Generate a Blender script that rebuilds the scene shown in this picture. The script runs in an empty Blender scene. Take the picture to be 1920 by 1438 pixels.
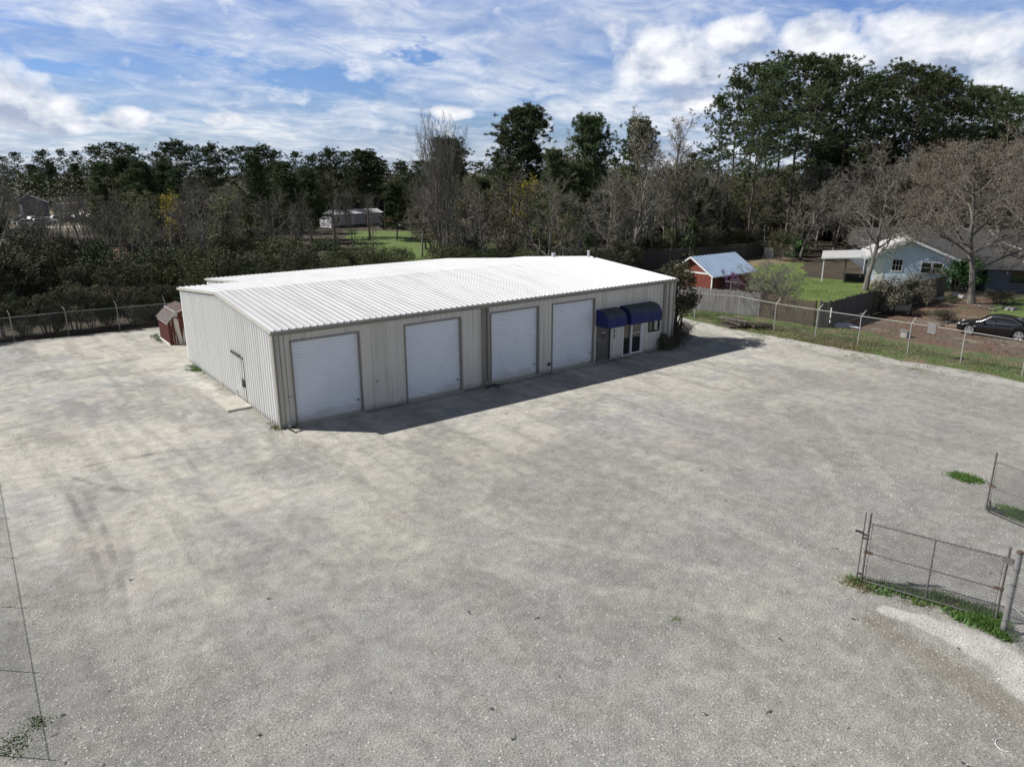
import bpy, math, random
from mathutils import Vector as V, Matrix
rnd = random.Random(7)
scene = bpy.context.scene
COL = scene.collection
PI = math.pi
def R(a): return math.radians(a)

# ---------------------------------------------------------------- camera model
CAM = V((-9.80, -28.89, 10.386)); YAW, PIT, ROL, FPX = .653, .283, -.002, 1354.0
Fw = V((math.sin(YAW)*math.cos(PIT), math.cos(YAW)*math.cos(PIT), -math.sin(PIT)))
R0 = V((math.cos(YAW), -math.sin(YAW), 0)); U0 = R0.cross(Fw)
Rt = R0*math.cos(ROL)+U0*math.sin(ROL); Up = -R0*math.sin(ROL)+U0*math.cos(ROL)
def ray(px, py): return Fw+Rt*((px-960)/FPX)+Up*((719-py)/FPX)
def ground_at(px, py, z=0):          # ground point seen at a photo pixel
    d = ray(px, py); return CAM+d*((z-CAM.z)/d.z)
def column_at(px, w):                # ground point in a photo column at depth w
    a = (px-960)/FPX; b = (-CAM.z/w-Fw.z-Rt.z*a)/Up.z
    return CAM+(Fw+Rt*a+Up*b)*w
def height_to(p, py):                # height of a thing at p whose top is at row py
    t = (719-py)/FPX; d = p-CAM
    return (t*d.dot(Fw)-d.dot(Up))/(Up.z-t*Fw.z)

# ---------------------------------------------------------------- mesh builder
LOC = {}
class MB:
    def __init__(s): s.v = []; s.f = []; s.m = []; s.mi = 0
    def face(s, pts):
        n = len(s.v); s.v += [tuple(p) for p in pts]; s.f.append(tuple(range(n, n+len(pts)))); s.m.append(s.mi)
    def faces(s, pts, fs):
        n = len(s.v); s.v += [tuple(p) for p in pts]
        for f in fs: s.f.append(tuple(i+n for i in f)); s.m.append(s.mi)
    def box(s, a, b):
        x0, y0, z0 = a; x1, y1, z1 = b
        p = [(x0,y0,z0),(x1,y0,z0),(x1,y1,z0),(x0,y1,z0),(x0,y0,z1),(x1,y0,z1),(x1,y1,z1),(x0,y1,z1)]
        s.faces(p, [(0,3,2,1),(4,5,6,7),(0,1,5,4),(1,2,6,5),(2,3,7,6),(3,0,4,7)]); return s
    def bar(s, p0, p1, w, h):        # box beam between two points, w sideways, h upright
        p0, p1 = V(p0), V(p1); d = (p1-p0).normalized()
        sd = d.cross(V((0,0,1)))
        sd = sd.normalized() if sd.length > .01 else V((1,0,0))
        u = sd.cross(d)
        q = []
        for p in (p0, p1):
            for i, j in ((-1,-1),(1,-1),(1,1),(-1,1)): q.append(p+sd*(i*w/2)+u*(j*h/2))
        s.faces(q, [(0,1,2,3),(7,6,5,4),(0,4,5,1),(1,5,6,2),(2,6,7,3),(3,7,4,0)]); return s
    def tube(s, pts, rads, n=6, cap=True):
        pts = [V(p) for p in pts]
        if not hasattr(rads, '__len__'): rads = [rads]*len(pts)
        base = len(s.v); ref = None
        for i, p in enumerate(pts):
            d = pts[min(i+1, len(pts)-1)]-pts[max(i-1, 0)]
            d = d.normalized() if d.length > 1e-9 else V((0,0,1))
            if ref is None: ref = V((1,0,0)) if abs(d.x) < .8 else V((0,1,0))
            a = (ref-d*ref.dot(d)).normalized(); b = d.cross(a); ref = a
            for k in range(n):
                t = 2*PI*k/n; s.v.append(tuple(p+(a*math.cos(t)+b*math.sin(t))*rads[i]))
        for i in range(len(pts)-1):
            for k in range(n):
                o = base+i*n; s.f.append((o+k, o+(k+1)%n, o+n+(k+1)%n, o+n+k)); s.m.append(s.mi)
        if cap and n > 2:
            s.f.append(tuple(base+k for k in reversed(range(n)))); s.m.append(s.mi)
            e = base+(len(pts)-1)*n; s.f.append(tuple(e+k for k in range(n))); s.m.append(s.mi)
        return s
    def prism(s, poly, ext):         # planar polygon extruded by vector ext
        ext = V(ext); n = len(poly); p = [V(q) for q in poly]
        s.faces(p+[q+ext for q in p], [tuple(reversed(range(n))), tuple(range(n, 2*n))]+[(i, (i+1)%n, n+(i+1)%n, n+i) for i in range(n)])
        return s
    def mesh(s, name, mats, off=None, smooth=False):
        me = bpy.data.meshes.new(name)
        v = s.v if off is None else [(a[0]-off[0], a[1]-off[1], a[2]-off[2]) for a in s.v]
        me.from_pydata(v, [], s.f)
        for m in (mats if isinstance(mats, (list, tuple)) else [mats]): me.materials.append(m)
        if isinstance(mats, (list, tuple)): me.polygons.foreach_set('material_index', s.m)
        if smooth: me.polygons.foreach_set('use_smooth', [True]*len(me.polygons))
        me.update(); return me
    def build(s, name, mats, parent=None, local=False, smooth=False, loc=None):
        off = None
        if parent is not None and not local: off = LOC[parent.name]
        if loc is not None: off = loc
        o = bpy.data.objects.new(name, s.mesh(name, mats, off, smooth)); COL.objects.link(o)
        if parent is not None:
            o.parent = parent; LOC[o.name] = LOC[parent.name]
        else:
            LOC[o.name] = tuple(loc) if loc is not None else (0,0,0)
            if loc is not None: o.location = loc
        return o
def tag(o, label, cat, group=None, kind=None):
    o['label'] = label; o['category'] = cat
    if group: o['group'] = group
    if kind: o['kind'] = kind
    return o
def thing(name, label, cat, loc, rz=0, group=None, scale=1):
    o = bpy.data.objects.new(name, None); COL.objects.link(o); o.empty_display_size = .3
    o.location = loc; o.rotation_euler = (0,0,rz); o.scale = (scale,)*3; LOC[o.name] = tuple(loc)
    return tag(o, label, cat, group)
def struct(mb, name, mats, label, cat, smooth=False):
    o = mb.build(name, mats, smooth=smooth); return tag(o, label, cat, kind='structure')

# ---------------------------------------------------------------- materials
def newmat(name):
    m = bpy.data.materials.new(name); m.use_nodes = True
    nt = m.node_tree; b = nt.nodes['Principled BSDF']; return m, nt, b
def nd(nt, t, **k):
    n = nt.nodes.new(t)
    for a, v in k.items():
        if a.startswith('_'): n.inputs[a[1:].replace('_', ' ')].default_value = v
        else: setattr(n, a, v)
    return n
def noise(nt, vec, scale, detail=4, rough=.55, dist=0):
    n = nd(nt, 'ShaderNodeTexNoise'); n.inputs['Scale'].default_value = scale; n.inputs['Detail'].default_value = detail
    n.inputs['Roughness'].default_value = rough; n.inputs['Distortion'].default_value = dist
    if vec is not None: nt.links.new(vec, n.inputs['Vector'])
    return n.outputs['Fac']
def ramp(nt, fac, *stops):
    r = nd(nt, 'ShaderNodeValToRGB'); e = r.color_ramp.elements
    while len(e) < len(stops): e.new(.5)
    for i, (p, c) in enumerate(stops):
        e[i].position = p; e[i].color = (c, c, c, 1) if not hasattr(c, '__len__') else (*c, 1)
    nt.links.new(fac, r.inputs['Fac']); return r.outputs['Color']
def mix(nt, fac, a, b, mode='MIX'):
    m = nd(nt, 'ShaderNodeMix', data_type='RGBA', blend_type=mode)
    for sock, val in ((m.inputs[0], fac), (m.inputs[6], a), (m.inputs[7], b)):
        if hasattr(val, 'is_linked') or hasattr(val, 'links'): nt.links.new(val, sock)
        elif hasattr(val, '__len__'): sock.default_value = (*val[:3], 1)
        else: sock.default_value = val
    return m.outputs[2]
def math_(nt, op, a, b=None, c=None, clamp=False):
    m = nd(nt, 'ShaderNodeMath', operation=op); m.use_clamp = clamp
    for i, v in enumerate((a, b, c)):
        if v is None: continue
        if hasattr(v, 'links'): nt.links.new(v, m.inputs[i])
        else: m.inputs[i].default_value = v
    return m.outputs[0]
def coords(nt, kind='pos', scale=None, rot=None):
    if kind == 'pos': v = nd(nt, 'ShaderNodeNewGeometry').outputs['Position']
    else: v = nd(nt, 'ShaderNodeTexCoord').outputs['Object']
    if scale or rot:
        mp = nd(nt, 'ShaderNodeMapping'); nt.links.new(v, mp.inputs['Vector'])
        if scale: mp.inputs['Scale'].default_value = scale
        if rot: mp.inputs['Rotation'].default_value = rot
        v = mp.outputs[0]
    return v
def bump(nt, b, h, strength=.4, dist=.02):
    n = nd(nt, 'ShaderNodeBump'); n.inputs['Strength'].default_value = strength; n.inputs['Distance'].default_value = dist
    nt.links.new(h, n.inputs['Height']); nt.links.new(n.outputs[0], b.inputs['Normal'])
def simple(name, c1, c2=None, scale=3, rough=.7, metal=0, bmp=0, bscale=30, kind='pos', stretch=None, lo=.35, hi=.65, rvar=0, spec=None):
    m, nt, b = newmat(name); b.inputs['Roughness'].default_value = rough; b.inputs['Metallic'].default_value = metal
    if spec is not None: b.inputs['Specular IOR Level'].default_value = spec
    v = coords(nt, kind, stretch)
    if c2:
        col = ramp(nt, noise(nt, v, scale, 6, .6), (lo, c1), (hi, c2))
        if rvar:
            oi = nd(nt, 'ShaderNodeObjectInfo').outputs['Random']
            k = math_(nt, 'MULTIPLY_ADD', oi, 2*rvar, 1-rvar)
            hv = nd(nt, 'ShaderNodeHueSaturation'); nt.links.new(col, hv.inputs['Color']); nt.links.new(k, hv.inputs['Value'])
            hu = math_(nt, 'MULTIPLY_ADD', oi, .03, .485); nt.links.new(hu, hv.inputs['Hue']); col = hv.outputs[0]
        nt.links.new(col, b.inputs['Base Color'])
    else: b.inputs['Base Color'].default_value = (*c1, 1)
    if bmp: bump(nt, b, noise(nt, v, bscale, 5, .7), bmp, .02)
    return m

def seg_dist(nt, sp, a, b):
    """distance from the shaded point to the ground segment a-b"""
    dx, dy = b[0]-a[0], b[1]-a[1]; l2 = dx*dx+dy*dy
    px, py = math_(nt, 'SUBTRACT', sp.outputs[0], a[0]), math_(nt, 'SUBTRACT', sp.outputs[1], a[1])
    t = math_(nt, 'ADD', math_(nt, 'MULTIPLY', px, dx/l2), math_(nt, 'MULTIPLY', py, dy/l2), clamp=True)
    ex, ey = math_(nt, 'SUBTRACT', px, math_(nt, 'MULTIPLY', t, dx)), math_(nt, 'SUBTRACT', py, math_(nt, 'MULTIPLY', t, dy))
    return math_(nt, 'SQRT', math_(nt, 'ADD', math_(nt, 'MULTIPLY', ex, ex), math_(nt, 'MULTIPLY', ey, ey)))
def band(nt, sp, pts, radii, wob, soft=.35):
    """1 inside a ragged strip along a polyline, 0 outside"""
    best = None
    for (a, b), r in zip(zip(pts, pts[1:]), radii):
        m = math_(nt, 'DIVIDE', seg_dist(nt, sp, a, b), r)
        best = m if best is None else math_(nt, 'MINIMUM', best, m)
    best = math_(nt, 'ADD', best, math_(nt, 'MULTIPLY', math_(nt, 'SUBTRACT', wob, .5), 1.3))
    return ramp(nt, best, (1-soft, 1), (1+soft, 0))
def gravel_mat(name, grey, tan, dark, stones=.5, masks=True):
    m, nt, b = newmat(name); b.inputs['Roughness'].default_value = .95; b.inputs['Specular IOR Level'].default_value = .15
    v = coords(nt); sp = nd(nt, 'ShaderNodeSeparateXYZ'); nt.links.new(v, sp.inputs[0])
    big = noise(nt, v, .085, 5, .55, .6); mid = noise(nt, v, .42, 7, .62, .4); sm = noise(nt, v, 2.3, 6, .65)
    streak = noise(nt, coords(nt, 'pos', (.10, 1.1, 1), (0, 0, R(24))), .9, 6, .6, .3)
    streak2 = noise(nt, coords(nt, 'pos', (1.3, .12, 1), (0, 0, R(-12))), .8, 5, .6, .3)
    f1 = math_(nt, 'ADD', math_(nt, 'MULTIPLY', big, .55), math_(nt, 'ADD', math_(nt, 'MULTIPLY', mid, .27), math_(nt, 'MULTIPLY', streak, .18)))
    c = mix(nt, ramp(nt, f1, (.45, 0), (.525, 1)), grey, tan)
    d1 = noise(nt, coords(nt, 'pos', (1.2, .8, 1), (0, 0, .6)), .24, 7, .6, .8)
    c = mix(nt, math_(nt, 'MULTIPLY', ramp(nt, d1, (.47, 0), (.60, 1)), .62), c, dark)
    d2 = noise(nt, coords(nt, 'pos', (.7, 1.5, 1), (0, 0, -.4)), .75, 6, .62, .6)
    c = mix(nt, math_(nt, 'MULTIPLY', ramp(nt, d2, (.50, 0), (.64, 1)), .32), c, dark)
    d3 = noise(nt, coords(nt, 'pos', (1.4, .7, 1), (0, 0, .9)), 1.1, 5, .6, .5)
    c = mix(nt, math_(nt, 'MULTIPLY', ramp(nt, d3, (.52, 0), (.66, 1)), .50), c, tan)
    c = mix(nt, math_(nt, 'MULTIPLY', ramp(nt, streak2, (.51, 0), (.62, 1)), .40), c, dark)
    pk = noise(nt, coords(nt, 'pos', None), .33, 5, .6, .4)
    c = mix(nt, math_(nt, 'MULTIPLY', ramp(nt, pk, (.55, 0), (.68, 1)), .35), c, (tan[0]*1.06, tan[1]*.96, tan[2]*.95))
    coarse = ramp(nt, noise(nt, v, .16, 5, .6, .5), (.40, .35), (.60, 1))
    if masks:
        w1 = noise(nt, v, .8, 5, .6)
        # loose darker coarse stone lies along the near side of the lot
        lo = math_(nt, 'ADD', math_(nt, 'MULTIPLY', sp.outputs[1], -.10), math_(nt, 'MULTIPLY', math_(nt, 'SUBTRACT', big, .5), 2.2))
        near_ = ramp(nt, math_(nt, 'SUBTRACT', lo, .55), (.0, 0), (.95, 1))
        c = mix(nt, math_(nt, 'MULTIPLY', near_, .62), c, (dark[0]*1.10, dark[1]*1.10, dark[2]*1.10))
        coarse = math_(nt, 'MAXIMUM', coarse, near_)
        lf = band(nt, sp, [(-10.5, -9), (-9.0, -15), (-9.2, -22)], [2.4, 2.2], w1, .6)
        c = mix(nt, math_(nt, 'MULTIPLY', lf, .45), c, (dark[0]*.85, dark[1]*.86, dark[2]*.86))
        # washed pale sand: by the gate, and along the verge
        g_ = band(nt, sp, SANDP, [.30, .45, .62, .66], w1, .35)
        c = mix(nt, math_(nt, 'MULTIPLY', g_, .8), c, (.50,.49,.455))
        e_ = band(nt, sp, EDGEP, [.75]*(len(EDGEP)-1), w1, .5)
        c = mix(nt, math_(nt, 'MULTIPLY', e_, .55), c, (.46,.45,.42))
        # damp brown fines below the sand
        d_ = band(nt, sp, DAMPP, [.55, .65, .6], w1, .7)
        c = mix(nt, math_(nt, 'MULTIPLY', d_, .6), c, (.215,.195,.155))
        # long faint wheel paths, broken up by noise
        brk = ramp(nt, noise(nt, v, .9, 5, .7), (.40, 0), (.60, 1))
        for pts, r_, colr, k in WHEEL:
            t_ = band(nt, sp, pts, [r_]*(len(pts)-1), w1, .55)
            c = mix(nt, math_(nt, 'MULTIPLY', math_(nt, 'MULTIPLY', t_, brk), k), c, colr)
        # organic grime along the walls
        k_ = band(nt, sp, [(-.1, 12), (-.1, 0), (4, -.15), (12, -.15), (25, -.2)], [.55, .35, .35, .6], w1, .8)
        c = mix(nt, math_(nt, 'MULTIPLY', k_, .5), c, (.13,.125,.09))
    c = mix(nt, .30, c, ramp(nt, sm, (.25, .08), (.75, .92)), 'OVERLAY')
    # grit: fine speckle that averages out with distance
    g1 = noise(nt, v, 21, 3, .8); g2 = noise(nt, v, 60, 2, .8)
    gr = ramp(nt, math_(nt, 'ADD', math_(nt, 'MULTIPLY', g1, .6), math_(nt, 'MULTIPLY', g2, .4)), (.36, .0), (.64, 1))
    c = mix(nt, math_(nt, 'MULTIPLY', coarse, .55), c, gr, 'OVERLAY')
    # sparse pale stone chips
    vo = nd(nt, 'ShaderNodeTexVoronoi'); vo.inputs['Scale'].default_value = 17; nt.links.new(v, vo.inputs['Vector'])
    sep = nd(nt, 'ShaderNodeSeparateColor'); nt.links.new(vo.outputs['Color'], sep.inputs[0])
    chip = math_(nt, 'MULTIPLY', math_(nt, 'GREATER_THAN', sep.outputs[0], .93), math_(nt, 'LESS_THAN', vo.outputs['Distance'], .42))
    c = mix(nt, math_(nt, 'MULTIPLY', math_(nt, 'MULTIPLY', chip, coarse), stones), c, (.60,.59,.56))
    nt.links.new(c, b.inputs['Base Color'])
    h = math_(nt, 'ADD', math_(nt, 'MULTIPLY', g1, 1.2), math_(nt, 'MULTIPLY', sm, 1.8))
    h = math_(nt, 'ADD', h, math_(nt, 'MULTIPLY', mid, 2.5))
    bump(nt, b, h, .75, .04)
    return m
def _gp(*pp): return [(ground_at(*p).x, ground_at(*p).y) for p in pp]
DK, PL = (.20,.195,.185), (.50,.48,.43)
WHEEL = [(_gp((128,925),(160,985),(190,1080),(205,1180)), .13, DK, .75), (_gp((160,922),(192,985),(222,1075),(240,1170)), .13, DK, .75), (_gp((132,893),(172,906),(215,916),(262,922)), .14, DK, .8),
         (_gp((120,885),(200,866),(300,848),(420,838)), .12, DK, .6), (_gp((235,862),(300,848)), .18, DK, .7),
         (_gp((1500,1040),(1200,900),(950,820),(820,770)), .45, PL, .32), (_gp((1560,1010),(1260,870),(1020,790),(900,745)), .45, PL, .30),
         (_gp((1500,1100),(1050,1020),(700,900),(560,830)), .38, PL, .30), (_gp((1420,1150),(980,1080),(600,960),(420,830)), .38, PL, .30),
         (_gp((1450,1180),(1100,1180),(760,1120),(420,980),(220,800)), .30, DK, .35), (_gp((1400,1240),(1050,1250),(680,1190),(330,1040),(140,830)), .30, DK, .35),
         (_gp((1600,960),(1500,820),(1400,720),(1320,660)), .4, PL, .28), (_gp((1680,930),(1580,800),(1470,700),(1380,645)), .4, PL, .28)]
SANDP = [(ground_at(*p).x, ground_at(*p).y) for p in ((1668,1146), (1730,1166), (1800,1195), (1880,1235), (1960,1310))]
DAMPP = [(ground_at(*p).x, ground_at(*p).y) for p in ((1650,1170), (1730,1225), (1820,1280), (1900,1340))]
EDGEP = [(ground_at(*p).x, ground_at(*p).y) for p in ((1390,622), (1470,637), (1560,656), (1660,676), (1760,694), (1850,711), (1960,730))]

M = {}
M['gravel'] = gravel_mat('gravel', (.362,.361,.350), (.475,.455,.402), (.222,.216,.200))
M['leaflitter'] = simple('leaf_litter', (.035,.027,.017), (.065,.050,.030), .35, .95, bmp=.5, bscale=4)
M['strawmulch'] = None
def mulch_mat():
    m, nt, b = newmat('pine_straw'); b.inputs['Roughness'].default_value = .95
    v = coords(nt)
    c = ramp(nt, noise(nt, v, .35, 7, .6, .5), (.34, (.085,.060,.042)), (.46, (.145,.080,.050)), (.56, (.12,.092,.07)), (.68, (.30,.235,.17)))
    c = mix(nt, math_(nt, 'MULTIPLY', ramp(nt, noise(nt, v, .55, 7, .65, .8), (.54, 0), (.62, 1)), .8), c, (.075,.095,.038))
    c = mix(nt, math_(nt, 'MULTIPLY', ramp(nt, noise(nt, v, 1.4, 6, .65, .6), (.52, 0), (.66, 1)), .6), c, (.06,.042,.03))
    c = mix(nt, .75, c, ramp(nt, noise(nt, v, 4.5, 5, .8), (.34, .08), (.66, .92)), 'OVERLAY')
    nt.links.new(c, b.inputs['Base Color']); bump(nt, b, noise(nt, v, 7, 6, .8), .8, .08); return m
M['strawmulch'] = mulch_mat()
def verge_mat():
    m, nt, b = newmat('verge_turf'); b.inputs['Roughness'].default_value = .95
    v = coords(nt)
    c = ramp(nt, noise(nt, v, .8, 8, .66, .6), (.36, (.055,.095,.025)), (.47, (.085,.125,.035)), (.55, (.13,.11,.065)), (.66, (.20,.135,.085)))
    c = mix(nt, .45, c, ramp(nt, noise(nt, v, 16, 4, .8), (.3, .05), (.7, .95)), 'OVERLAY')
    nt.links.new(c, b.inputs['Base Color']); bump(nt, b, noise(nt, v, 18, 5, .8), .7, .06); return m
M['verge'] = verge_mat()
M['lawn'] = simple('lawn', (.072,.115,.022), (.115,.160,.036), .6, .9, bmp=.5, bscale=14)
M['bare_earth'] = simple('bare_earth', (.20,.165,.10), (.12,.10,.055), .5, .95, bmp=.4)
M['clay'] = simple('red_clay', (.16,.085,.065), (.11,.07,.05), .4, .95)
M['grass'] = simple('grass_blades', (.085,.155,.030), (.14,.19,.05), 4, .7)
M['weedgrass'] = simple('weed_blades', (.055,.125,.018), (.09,.17,.03), 6, .7)
M['drygrass'] = simple('dry_grass', (.22,.19,.10), (.15,.14,.07), 4, .8)
M['asphalt'] = simple('pale_road', (.34,.33,.31), (.40,.39,.36), 1, .9)

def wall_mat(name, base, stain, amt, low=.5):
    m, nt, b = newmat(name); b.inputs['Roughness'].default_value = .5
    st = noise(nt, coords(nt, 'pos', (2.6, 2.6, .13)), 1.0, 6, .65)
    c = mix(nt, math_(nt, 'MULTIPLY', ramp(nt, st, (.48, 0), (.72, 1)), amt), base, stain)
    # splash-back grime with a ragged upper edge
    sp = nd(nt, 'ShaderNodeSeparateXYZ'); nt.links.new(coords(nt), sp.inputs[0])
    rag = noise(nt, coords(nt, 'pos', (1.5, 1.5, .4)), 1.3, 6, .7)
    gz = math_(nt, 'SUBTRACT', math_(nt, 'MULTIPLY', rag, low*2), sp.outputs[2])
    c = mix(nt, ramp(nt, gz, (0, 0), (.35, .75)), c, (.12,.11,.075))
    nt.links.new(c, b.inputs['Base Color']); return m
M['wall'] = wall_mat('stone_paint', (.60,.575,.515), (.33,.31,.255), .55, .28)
M['wall_sunlit'] = wall_mat('stone_paint_sunlit', (.78,.775,.75), (.55,.54,.51), .40, .22)  # same stone paint made paler, standing in for sun on the wall
M['roof'] = None
def roof_mat():
    m, nt, b = newmat('white_roof'); b.inputs['Roughness'].default_value = .45
    st = noise(nt, coords(nt, 'pos', (3.0, .16, 1)), 1.2, 6, .65)
    pa = noise(nt, coords(nt), .35, 6, .6)
    c = mix(nt, math_(nt, 'MULTIPLY', ramp(nt, st, (.44, 0), (.66, 1)), .75), (.53,.53,.53), (.39,.39,.385))
    c = mix(nt, math_(nt, 'MULTIPLY', ramp(nt, pa, (.5, 0), (.72, 1)), .35), c, (.44,.45,.45))
    nt.links.new(c, b.inputs['Base Color']); return m
M['roof'] = roof_mat()
M['trim'] = simple('taupe_trim', (.20,.188,.155), (.24,.225,.19), 2, .5)
M['trim_light'] = simple('stone_trim', (.50,.48,.42), (.42,.40,.34), 2, .5)
def door_mat():
    m, nt, b = newmat('roller_door_white'); b.inputs['Roughness'].default_value = .4
    c = mix(nt, ramp(nt, noise(nt, coords(nt, 'pos', (.8, 1, .5)), .9, 6, .6), (.45, 0), (.75, .5)), (.74,.76,.80), (.60,.62,.67))
    sp = nd(nt, 'ShaderNodeSeparateXYZ'); nt.links.new(coords(nt), sp.inputs[0])
    gz = math_(nt, 'SUBTRACT', math_(nt, 'MULTIPLY', noise(nt, coords(nt, 'pos', (.9, 1, 1.5)), 1.1, 6, .65), 1.5), math_(nt, 'MULTIPLY', sp.outputs[2], 1.1))
    c = mix(nt, ramp(nt, gz, (.1, 0), (.7, .55)), c, (.42,.38,.31))
    nt.links.new(c, b.inputs['Base Color']); return m
M['rolldoor'] = door_mat()
M['concrete'] = simple('concrete', (.42,.405,.345), (.33,.315,.265), 2.2, .9, bmp=.25)
M['dark'] = simple('dark_metal', (.045,.045,.045), None, rough=.5)
M['rubber'] = simple('black_rubber', (.022,.022,.022), None, rough=.8)
M['steel_door'] = simple('brown_steel_door', (.085,.078,.07), (.105,.098,.088), 2, .5)
M['white'] = simple('white_paint', (.74,.74,.73), (.66,.66,.65), 3, .45)
M['glass'] = simple('dark_glass', (.012,.014,.016), None, rough=.06, spec=.8)
M['glass_green'] = simple('reflecting_glass', (.03,.04,.025), None, rough=.08, spec=.8)
def awning_mat():
    m, nt, b = newmat('blue_canvas'); b.inputs['Roughness'].default_value = .75
    n = nd(nt, 'ShaderNodeNewGeometry'); sp = nd(nt, 'ShaderNodeSeparateXYZ'); nt.links.new(n.outputs['Normal'], sp.inputs[0])
    f = math_(nt, 'MULTIPLY', ramp(nt, sp.outputs[2], (.15, 0), (.75, 1)), ramp(nt, noise(nt, coords(nt), 2.4, 6, .65, .5), (.34, .55), (.60, 1)))
    c = mix(nt, f, (.010,.018,.105), (.068,.080,.070))     # mildew settled on the upward faces
    nt.links.new(c, b.inputs['Base Color']); return m
M['awning'] = awning_mat()
M['galv'] = simple('galvanised_pipe', (.30,.30,.30), (.22,.215,.21), 5, .5, .35)
M['galv_dark'] = simple('weathered_pipe', (.13,.128,.128), (.165,.15,.145), 6, .6, .3)
M['galv_pale'] = simple('pale_galvanised_pipe', (.42,.42,.40), (.34,.34,.32), 4, .5, .2)
M['wire'] = simple('fence_wire', (.13,.13,.13), None, rough=.5, metal=.4)
M['rust'] = simple('rust', (.105,.068,.05), (.075,.05,.038), 8, .9)
def peel_mat(name, a, b_, lo, hi, st=(3, 3, .5)):
    m, nt, b = newmat(name); b.inputs['Roughness'].default_value = .8
    c = ramp(nt, noise(nt, coords(nt, 'pos', st), 1.1, 7, .6, .3), (lo, a), (hi, b_))
    nt.links.new(c, b.inputs['Base Color']); return m
M['barn_red'] = peel_mat('peeling_red', (.105,.020,.014), (.07,.016,.013), .4, .6)
M['barn_peel'] = peel_mat('peeling_white_and_red', (.085,.016,.012), (.52,.49,.46), .50, .53, (5, 5, .35))
M['barn_roof'] = peel_mat('rusting_roof', (.105,.094,.092), (.095,.045,.036), .44, .60, (5, 1, 1))
M['shed_red'] = simple('red_boards', (.185,.040,.022), (.13,.030,.018), 1.5, .7, stretch=(4, 4, .6))
M['shed_roof'] = simple('pale_blue_roof', (.42,.52,.66), (.36,.46,.60), .8, .35, .15)
M['house_blue'] = simple('pale_blue_siding', (.62,.70,.82), (.56,.64,.77), .8, .6)
M['shingle'] = simple('grey_shingle', (.034,.033,.033), (.056,.054,.054), 4, .9)
M['greyboard'] = simple('grey_siding', (.075,.085,.11), (.095,.105,.13), 1, .7)
M['fence_grey'] = simple('weathered_grey_boards', (.27,.262,.265), (.15,.14,.14), 1.3, .85, stretch=(7, 7, .5))
M['fence_brown'] = simple('brown_boards', (.105,.078,.06), (.06,.045,.038), 1.3, .85, stretch=(7, 7, .5))
M['fence_dark'] = simple('dark_boards', (.055,.05,.045), (.085,.078,.068), 1.3, .85, stretch=(6, 6, .5))
M['fence_olive'] = simple('mossy_boards', (.085,.078,.05), (.05,.048,.032), 1.5, .85, stretch=(6, 6, .5))
M['pallet'] = simple('weathered_pallet', (.105,.085,.066), (.06,.048,.038), 3, .85)
M['bark'] = simple('grey_bark', (.19,.175,.155), (.10,.09,.078), 2.5, .95, kind='obj', stretch=(3, 3, .6), bmp=.6, bscale=12, rvar=.25)
M['oakbark'] = simple('oak_bark', (.21,.195,.175), (.10,.09,.075), 2.2, .95, kind='obj', stretch=(4, 4, .5), bmp=.8, bscale=10, rvar=.12)
M['pinebark'] = simple('pine_bark', (.14,.11,.09), (.08,.065,.055), 2, .95, kind='obj', rvar=.2)
M['twig'] = simple('bare_twigs', (.195,.180,.145), (.13,.12,.096), .6, .9, kind='obj', rvar=.3)
M['oaktwig'] = simple('budding_oak_twigs', (.185,.168,.142), (.135,.120,.10), .6, .9, kind='obj', rvar=.15)
M['budred'] = simple('red_brown_buds', (.185,.145,.108), (.14,.112,.08), 2, .8, kind='obj')
M['budpale'] = simple('pale_blossom', (.32,.28,.22), (.24,.20,.15), 2, .8, kind='obj')
M['budolive'] = simple('young_olive_leaves', (.165,.165,.07), (.11,.115,.048), 1.2, .8, kind='obj', rvar=.25)
M['budyellow'] = simple('yellow_flowers', (.42,.34,.03), (.30,.26,.03), 2, .8, kind='obj')
M['budpurple'] = simple('purple_blossom', (.22,.07,.25), (.14,.05,.16), 3, .8, kind='obj')
M['needles'] = simple('pine_needles', (.052,.072,.031), (.082,.106,.046), .8, .7, kind='obj', rvar=.3, spec=.12)
M['leaf'] = simple('evergreen_leaves', (.062,.072,.030), (.095,.103,.045), .9, .55, kind='obj', rvar=.3, spec=.12)
M['leafdark'] = simple('dark_evergreen_leaves', (.034,.050,.022), (.062,.080,.034), .9, .55, kind='obj', rvar=.3, spec=.12)
M['leafbrown'] = simple('dusky_leaves', (.05,.052,.03), (.085,.08,.045), 1.5, .6, kind='obj', rvar=.15, spec=.12)
M['paint_black'] = simple('car_paint', (.006,.006,.007), None, rough=.18, spec=.7)
M['chrome'] = simple('bright_trim', (.62,.62,.63), None, rough=.4, metal=.9)
M['alloy'] = simple('alloy_rim', (.55,.55,.56), None, rough=.3, metal=.7)
M['lamp'] = simple('headlamp_lens', (.65,.67,.70), None, rough=.1)
M['chip'] = simple('pale_stone', (.62,.61,.58), (.42,.41,.39), 3, .9)
M['plastic'] = simple('white_plastic', (.62,.64,.66), (.5,.52,.54), 4, .6)
M['blackdecal'] = simple('black_lettering', (.02,.02,.02), None, rough=.6)
M['far_grey'] = simple('far_grey_wall', (.115,.105,.115), (.13,.12,.13), .5, .8)
M['far_white'] = simple('far_white_metal', (.55,.55,.56), (.42,.42,.43), .7, .6)
M['tan_wall'] = simple('tan_panel', (.32,.24,.10), (.28,.21,.09), .7, .7)
M['mobile'] = simple('mobile_home_siding', (.50,.50,.51), (.40,.40,.41), .4, .8)
M['pinkroof'] = simple('faded_red_roof', (.45,.13,.13), None, rough=.7)
M['stones'] = simple('white_rock', (.6,.58,.54), (.45,.44,.42), 5, .9)

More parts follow.
